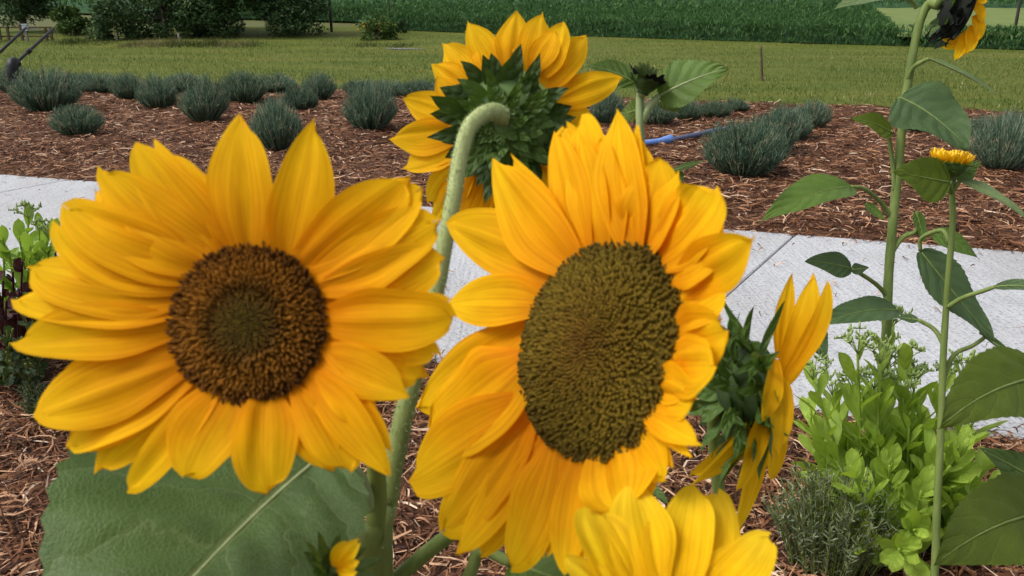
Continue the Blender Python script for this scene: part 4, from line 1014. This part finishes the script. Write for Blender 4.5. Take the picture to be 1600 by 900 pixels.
L7 = [ # base, tip, width, material, depths, hint, stalk, kwargs
 ((1382, -6), (1302, 16), 36, 'leaf_pale', 2.36, 2.30, (.5, .8, 0), [(1432, 12, 2.40), (1425, 2, 2.39), (1405, -6, 2.37)], dict(sag=.02)),
 ((1452, 92), (1566, 152), 26, 'leaf_pale', 2.34, 2.30, (.25, 1, 0), [(1418, 125, 2.41), (1428, 105, 2.38), (1446, 94, 2.35)], dict(fold=.3, sag=.01)),
 ((1406, 152), (1514, 234), 132, 'leaf_dark', 2.36, 2.26, (.85, .45, .1), [(1412, 185, 2.42), (1410, 175, 2.39)], dict(sag=.03, fold=.12)),
 ((1395, 208), (1330, 185), 44, 'leaf_right', 2.40, 2.36, (.7, .5, 0), [(1398, 300, 2.43), (1394, 250, 2.42), (1388, 206, 2.41)], dict(sag=.015)),
 ((1330, 292), (1188, 348), 74, 'leaf', 2.36, 2.24, (.45, .85, 0), [(1392, 338, 2.44), (1375, 315, 2.42), (1350, 295, 2.38)], dict(sag=.045, fold=.2)),
 ((1352, 318), (1385, 345), 18, 'leaf', 2.4, 2.38, (.8, .5, 0), None, dict()),
 ((1330, 420), (1258, 408), 46, 'leaf_dark', 2.38, 2.34, (.85, .45, 0), [(1388, 465, 2.45), (1370, 445, 2.43), (1345, 428, 2.40)], dict(sag=.01)),
 ((1330, 422), (1358, 418), 20, 'leaf_dark', 2.38, 2.36, (.85, .45, 0), None, dict()),
 ((1402, 485), (1275, 512), 56, 'leaf_dark', 2.40, 2.30, (.55, .8, 0), [(1388, 490, 2.46)], dict(sag=.04, fold=.2)),
 ((1268, 515), (1290, 560), 40, 'leaf_dark', 2.40, 2.38, (.9, .3, 0), None, dict()),
 ((1432, 330), (1445, 380), 26, 'leaf', 2.44, 2.42, (.8, .5, .3), [(1394, 395, 2.44), (1410, 372, 2.44), (1432, 360, 2.44)], dict()),
 ((1455, 365), (1530, 405), 46, 'leaf', 2.46, 2.42, (.6, .7, 0), [(1394, 385, 2.44), (1420, 365, 2.45)], dict(sag=.02)),
]
for i, (b, tp, wp, mt, bd, td, hint, st, kw) in enumerate(L7):
    pleaf(t, g, b, tp, wp, M[mt], bd, td, hint, st, stalk_r=.0055, seed=70 + i, smat=M['stem'], **kw)

# ---- 8: slender plant with a flat yellow flower
t, g = plant((1462, 960), 1.82, 'slender sunflower with a small flat yellow top half hidden by its leaf')
pstem(t, g, [(1484, 278, 1.70), (1488, 310, 1.71), (1488, 360, 1.72), (1480, 460, 1.74), (1474, 560, 1.76), (1470, 680, 1.78), (1464, 800, 1.80), (1460, 905, 1.82)], [4.2, 4.6, 4.6, 4.8, 5.2, 5.6, 5.8, 6], M['stem'], seg=10)
hd = Head(1485, 254, 1.70, UP * 0.97 + TO_CAM * 0.22 + RT * .12, 26)
fh = receptacle(hd, g, t, M['bract'], 1.0, 0.010)
for k in range(20):
    a = k / 20 * 6.283 + random.uniform(-.1, .1); B = hd.rim(a, hd.R * .8); T = hd.rim(a, hd.R * 1.28, .018 + random.uniform(-.004, .01)); Mi = hd.rim(a, hd.R * 1.15, .004)
    vs, fs, uv = blade_mesh(B, Mi, T, .012, hd.n, petal_prof(.6), 4, 8, .2, seed=k); mesh_obj('petal', vs, fs, M['petal_side'], fh, g, uv)
mb = MB()
for k in range(90):
    r = hd.R * 1.0 * math.sqrt(k / 90); a = k * 2.39996; p = hd.rim(a, r, 0); q = hd.rim(a + .1, r * 1.05, random.uniform(.012, .026)); tube(mb, [p, q], [.0022, .0028], 5, 1)
mb.build('disc', M['floret'], fh, g)
bracts(hd, g, fh, M['bract'], [(10, 1.0, 0.028, -0.2, 0.0), (9, .7, .03, .1, 0)], 0.014, 1.0)
L8 = [((1484, 285), (1397, 268), 74, 'leaf_right', 1.68, 1.64, (.95, .1, 0), [(1486, 300, 1.705)], dict(fold=.06, sag=.0)),
 ((1500, 282), (1610, 345), 34, 'leaf_pale', 1.70, 1.62, (.3, .9, 0), [(1488, 300, 1.71)], dict(fold=.2, sag=.015)),
 ((1492, 278), (1532, 252), 34, 'leaf', 1.72, 1.74, (.9, .2, 0), [(1487, 290, 1.71)], dict()),
 ((1438, 392), (1552, 532), 84, 'leaf_dark', 1.80, 1.74, (.85, .3, .3), [(1484, 380, 1.73), (1472, 360, 1.75), (1440, 372, 1.79)], dict(sag=.0, bendpx=(8, 12))),
 ((1555, 448), (1640, 452), 30, 'leaf_dark', 1.68, 1.62, (.5, .8, 0), [(1480, 480, 1.74), (1505, 465, 1.72), (1535, 455, 1.70)], dict(sag=.01)),
 ((1532, 520), (1600, 565), 20, 'leaf', 1.76, 1.74, (.3, .9, 0), [(1474, 590, 1.765), (1490, 555, 1.77), (1520, 540, 1.77), (1540, 525, 1.765)], dict()),
 ((1435, 500), (1400, 495), 18, 'leaf_dark', 1.78, 1.79, (.6, .7, 0), [(1475, 540, 1.755), (1460, 515, 1.77)], dict()),
 ((1480, 640), (1530, 610), 46, 'leaf_dark', 1.84, 1.86, (.9, .2, 0), [(1472, 650, 1.775)], dict())]
for i, (b, tp, wp, mt, bd, td, hint, st, kw) in enumerate(L8):
    pleaf(t, g, b, tp, wp, M[mt], bd, td, hint, st, stalk_r=.004, seed=90 + i, smat=M['stem'], **kw)

# ---- 9: closed bud with two leaves
t, g = plant((990, 560), 1.55, 'unopened sunflower bud with a broad bright leaf on each side, before the lawn')
pstem(t, g, [(1008, 142, 1.26), (1000, 152, 1.275), (1000, 200, 1.28), (1003, 300, 1.31), (1003, 400, 1.36)], [9, 6.5, 6.5, 7, 7], M['stem_pale'], seg=10)
hd = Head(1012, 122, 1.255, UP * 0.86 + RT * 0.28 + TO_CAM * .25, 22)
fh = receptacle(hd, g, t, M['bract_dark'], 1.1, 0.010)
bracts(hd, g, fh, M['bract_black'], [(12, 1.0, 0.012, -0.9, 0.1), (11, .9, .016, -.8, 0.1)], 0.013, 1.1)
bracts(hd, g, fh, M['bract_dark'], [(9, .7, .024, -.6, 0.1)], 0.013, 1.1)
for k, (tx, ty) in enumerate(((990, 102), (997, 96), (1005, 98), (1013, 98), (1022, 104), (1032, 108))):
    fpetal((1006 + k * 3, 118, 1.242), ((tx + 1008 + k * 2) / 2, (ty + 116) / 2, 1.238), (tx + random.uniform(-2, 2), ty, 1.235), 7, 1.25, M['leaf_pale'], fh, g, TO_CAM, k, .8, 0, 'bract_tip', .3)
pleaf(t, g, (1030, 150), (1138, 106), 84, M['leaf'], 1.27, 1.22, (.85, .4, 0), stalk=[(1003, 190, 1.28), (1012, 172, 1.275), (1022, 158, 1.27)], stalk_r=.0048, seed=31, bendpx=(0, -8), smat=M['stem_pale'])
pleaf(t, g, (994, 130), (915, 102), 48, M['leaf'], 1.28, 1.27, (.8, .5, 0), stalk=[(1000, 160, 1.28)], stalk_r=.004, seed=32, bendpx=(4, -8))
pleaf(t, g, (1030, 158), (1066, 176), 24, M['leaf_right'], 1.30, 1.28, (.8, .5, 0), seed=33)
pleaf(t, g, (996, 172), (968, 180), 42, M['leaf_right'], 1.32, 1.34, (.8, .3, 0), stalk=[(1000, 190, 1.28)], stalk_r=.004, seed=34)
pleaf(t, g, (1048, 268), (1104, 250), 20, M['leaf'], 1.36, 1.33, (.5, .8, 0), stalk=[(1003, 330, 1.32), (1020, 290, 1.34)], stalk_r=.004, seed=35)
pleaf(t, g, (1050, 265), (1064, 292), 28, M['leaf'], 1.36, 1.34, (.8, .3, 0), seed=36)

# ---- 10: large leaves of a plant standing outside the right border
t, g = plant((1700, 1150), 1.25, 'sunflower plant at the right border showing only two huge dark green leaves')
pstem(t, g, [(1690, 480, 1.12), (1692, 600, 1.14), (1695, 760, 1.17), (1700, 950, 1.2)], [11, 11, 12, 13], M['stem'])
pleaf(t, g, (1640, 588), (1468, 668), 130, M['leaf_right'], 1.10, .98, (.75, .55, 0), stalk=[(1692, 640, 1.14), (1670, 600, 1.12)], stalk_r=.005, seed=41, sag=.02, bendpx=(-14, -8), fold=.12)
pleaf(t, g, (1650, 800), (1458, 884), 150, M['leaf_right'], 1.10, .96, (.75, .55, 0), stalk=[(1697, 830, 1.18), (1675, 805, 1.14)], stalk_r=.005, seed=42, sag=.02, fold=.12, bendpx=(-10, -12))
pleaf(t, g, (1640, 760), (1530, 700), 62, M['leaf_grey'], 1.22, 1.20, (.8, .4, 0), stalk=[(1696, 790, 1.17), (1670, 775, 1.2)], stalk_r=.005, seed=43)
pleaf(t, g, (1640, 590), (1545, 530), 26, M['leaf_dark'], 1.20, 1.24, (.3, .9, 0), stalk=[(1692, 610, 1.14)], stalk_r=.004, seed=44)

# ================================================================== LOW PLANTS IN THE BED
M['sedum'] = leaf_mat('sedum_leaf', (0.30, 0.43, 0.055), (0.38, 0.50, 0.13), 3, 0.3, 0.3, 0.5, 0.04)
M['sedum_dim'] = leaf_mat('sedum_leaf_dim', (0.26, 0.40, 0.07), (0.32, 0.46, 0.13), 3, 0.3, 0.25, 0.45, 0.04)
M['sedum_bud'] = plain_mat('sedum_buds', (0.22, 0.32, 0.07), (0.34, 0.44, 0.16), 90, 0.6, 0, 0, 0.1)
M['purple'] = leaf_mat('purple_leaf', (0.045, 0.008, 0.012), (0.07, 0.02, 0.02), 3, 0.1)
M['herb'] = strand_mat('herb_leaf', [(0, (0.06, 0.085, 0.042)), (0.5, (0.13, 0.165, 0.085)), (1, (0.23, 0.26, 0.15))], 0.15)
M['low_leaf'] = leaf_mat('low_leaf', (0.045, 0.075, 0.03), (0.07, 0.11, 0.05), 4, 0.2)
def obov(t):
    return max(0.03, (0.16 + 0.84 * math.sin(math.pi / 2 * min(1, t / .62)) ** 1.4) if t < .62 else (1 - ((t - .62) / .38) ** 2.2) ** .5)
def stalk_plant(root_thing, g, base, top, mat, nl, leafL, leafW, rn, bud=True, mat_stem=None, dens=1.0, prof=obov, lobed=0):
    mb = MB(); mid = base.lerp(top, .5) + V((rn.uniform(-.02, .02), rn.uniform(-.02, .02), -.01))
    tube(mb, [base, mid, top], [.006, .005, .0035], 7, 5)
    st = mb.build('stalk', mat_stem or M['sedum'], root_thing, g)
    mb = MB(); ax = (top - base).normalized(); o1 = ax.orthogonal().normalized(); o2 = ax.cross(o1)
    for k in range(nl):
        f = 0.12 + 0.86 * (k + rn.random() * .6) / nl; p = base * (1 - f) ** 2 + mid * 2 * f * (1 - f) + top * f * f
        a = k * 2.0 + rn.uniform(-.4, .4) + (k % 2) * 1.2; o = o1 * math.cos(a) + o2 * math.sin(a)
        up = rn.uniform(.8, 2.1) * (0.7 + .6 * f); L = leafL * rn.uniform(.7, 1.15) * (1.1 - .35 * f); dr = (o + ax * up).normalized()
        T = p + dr * L; Mi = p + dr * L * .5 - o * 0.004 - ax * L * .06
        vs, fs, uv = blade_mesh(p, Mi, T, leafW * L / leafL * rn.uniform(.85, 1.15), (ax - o * up * .6), prof, 6, 9, .22, 0, 0, .03, rn.uniform(-.3, .3), 0, rn.random())
        mb.add(vs, fs, uv)
    mb.build('foliage', mat, st, g)
    if bud:
        mb = MB(); n = rn.randint(7, 12)
        for k in range(n):
            a = k * 2.4; r = rn.uniform(.012, .052); q = top + V((r * math.cos(a), r * math.sin(a), rn.uniform(.03, .06)))
            tube(mb, [top, top.lerp(q, .5) + V((0, 0, .006)), q], [.0016, .0013, .0013], 4, 2)
            for _ in range(6):
                e = q + V((rn.gauss(0, .008), rn.gauss(0, .008), rn.gauss(.004, .005))); tube(mb, [q, e, e + V((0, 0, .007))], [.0012, .0034, .0008], 5, 1)
        mb.build('flower_bud_cluster', M['sedum_bud'], st, g)
    return st
rn = random.Random(3)
gc = gnd(1400, 862)
t = thing('sedum_plant', gc, 'bright lime green sedum plant with fleshy leaves and bud clusters beside the path', 'sedum', 'sedum plants')
tops = [(1270,585),(1300,610),(1335,600),(1385,575),(1340,545),(1390,505),(1430,590),(1475,590),(1508,580),(1310,660),(1360,650),(1420,650),(1465,690),(1510,690),(1330,720),(1390,720),(1440,760),(1490,770),(1535,720),(1365,780),(1400,790),(1290,700),(1260,640),(1415,560),(1365,600),(1545,760),(1350,840),(1405,850),(1300,640),(1345,690),(1445,640),(1485,720),(1375,560),(1410,610),(1320,760),(1455,700),(1525,640),(1430,820)]
for i, (x, y) in enumerate(tops):
    d = 2.45 + rn.uniform(-.2, .2) - max(0, (y - 640)) * .0011
    b = gc + V(((x - 1400) * .0008, rn.uniform(-.10, .10), 0)); tp = at(x, y + 8, d)
    tp.z = max(tp.z, .08)
    stalk_plant(t, g=gc, base=b, top=tp, mat=M['sedum'], nl=rn.randint(15, 21), leafL=.13, leafW=.046, rn=rn, bud=(y < 625))
gc = gnd(38, 566)
t = thing('sedum_plant', gc, 'small green sedum at the left border against the path, above purple leaves', 'sedum', 'sedum plants')
for i, (x, y) in enumerate([(45,342),(62,355),(30,370),(75,372),(48,385),(5,372),(85,360),(15,400),(60,400)]):
    stalk_plant(t, gc, gc + V((rn.uniform(-.08, .08), rn.uniform(-.08, .08), 0)), at(x, y, 3.0 + rn.uniform(-.12, .12)), M['sedum_dim'], 20, .12, .05, rn, i in (0, 3))
gc = gnd(14, 590)
t = thing('purple_leaf_plant', gc, 'dark purple leaved plant under the small sedum at the left border', 'plant')
for i, (x, y) in enumerate([(20,425),(35,408),(5,440),(88,392),(30,452),(50,430),(-10,420),(10,470)]):
    stalk_plant(t, gc, gc + V((rn.uniform(-.06, .06), rn.uniform(-.06, .06), 0)), at(x, y, 2.82 + rn.uniform(-.08, .08)), M['purple'], 8, .075, .05, rn, False, M['purple'])
gc = gnd(22, 600)
t = thing('dark_leaf_plant', gc, 'low dark green leafy plant left of the big sunflower, below the purple leaves', 'plant')
for i in range(16):
    x, y = rn.uniform(-20, 85), rn.uniform(465, 570)
    stalk_plant(t, gc, gc + V((rn.uniform(-.12, .12), rn.uniform(-.05, .1), 0)), at(x, y, 2.72 + rn.uniform(-.12, .12)), M['low_leaf'], 12, .06, .03, rn, False, M['stem_dark'])
def herb(name, gc, wid, hgt, n, per, label, cat, mat, ll=(.012, .03)):
    rg = np.random.default_rng(n); vs_, fs_, us_, c = [], [], [], 0
    t = thing(name, gc, label, cat)
    mbs = MB(); Pp, U = [], []
    for i in range(n):
        th = rg.uniform(0, 6.28); r = math.sqrt(rg.random()); b = gc + V((r * math.cos(th) * wid * .25, r * math.sin(th) * wid * .25, 0))
        tp = gc + V((r * math.cos(th) * wid * .5 + rg.normal(0, .015), r * math.sin(th) * wid * .5, hgt * (1 - .35 * r * r) * rg.uniform(.75, 1.08)))
        m = b.lerp(tp, .55) + V((0, 0, .04)); tube(mbs, [b, m, tp], [.0025, .002, .001], 5, 3)
        for k in range(per):
            f = .15 + .85 * (k / per); p = np.array(b * (1 - f) ** 2 + m * 2 * f * (1 - f) + tp * f * f)
            d_ = rg.normal(0, 1, 3); d_[2] = abs(d_[2]) * .6 + .7; d_ /= np.linalg.norm(d_); s = np.cross(d_, rg.normal(0, 1, 3)); s /= np.linalg.norm(s)
            l = rg.uniform(*ll); ww = .0022
            vs_.append(np.array([p - s * ww * .5, p + s * ww * .5, p + d_ * l * .6 + s * ww, p + d_ * l * .6 - s * ww, p + d_ * l, p + d_ * l]))
            fs_.append(np.array([[0, 1, 2, 3], [3, 2, 4, 5]]) + c); r_ = rg.random(); us_.append(np.array([[r_, 0]] * 6)); c += 6
    mbs.build('stalk', M['stem_dark'], t, gc)
    v = np.concatenate(vs_); 
    f = np.concatenate(fs_); o = mesh_obj('foliage', v, f, mat, t, gc, np.concatenate(us_), smooth=False)
    return t
herb('lavender_bush', gnd(1290, 905), .36, .34, 150, 26, 'grey green fine leaved lavender at the bottom border left of the lime green sedum', 'lavender', M['herb'])
herb('lavender_bush', gnd(70, 660), .16, .17, 50, 22, 'small grey green herb tuft on the mulch beside the left sunflower petals', 'herb', M['herb'])
# a pale fallen leaf blade
B, T = at(1005, 752, 1.9), at(1045, 788, 1.86)
vs, fs, uv = blade_mesh(B, (B + T) / 2 + V((0, 0, .01)), T, .02, TO_CAM, lance_prof, 4, 10, .1)
t, g = plant((1040, 900), 1.7, 'single narrow grey green seedling leaf above the mulch between the middle and bottom sunflowers', 'seedling')
t.name = 'seedling'
mesh_obj('leaf', vs, fs, M['leaf_grey'], t, g, uv)
mb = MB(); tube(mb, [T, T.lerp(g, .3) + V((.02, 0, .02)), g], [.002, .003, .004], 6, 4); mb.build('stem', M['stem'], t, g)
# the group note of bushes outside the rows and oddities
for o in list(bpy.data.objects):
    if o.get('category') == 'seedling' and 'group' in o: del o['group']
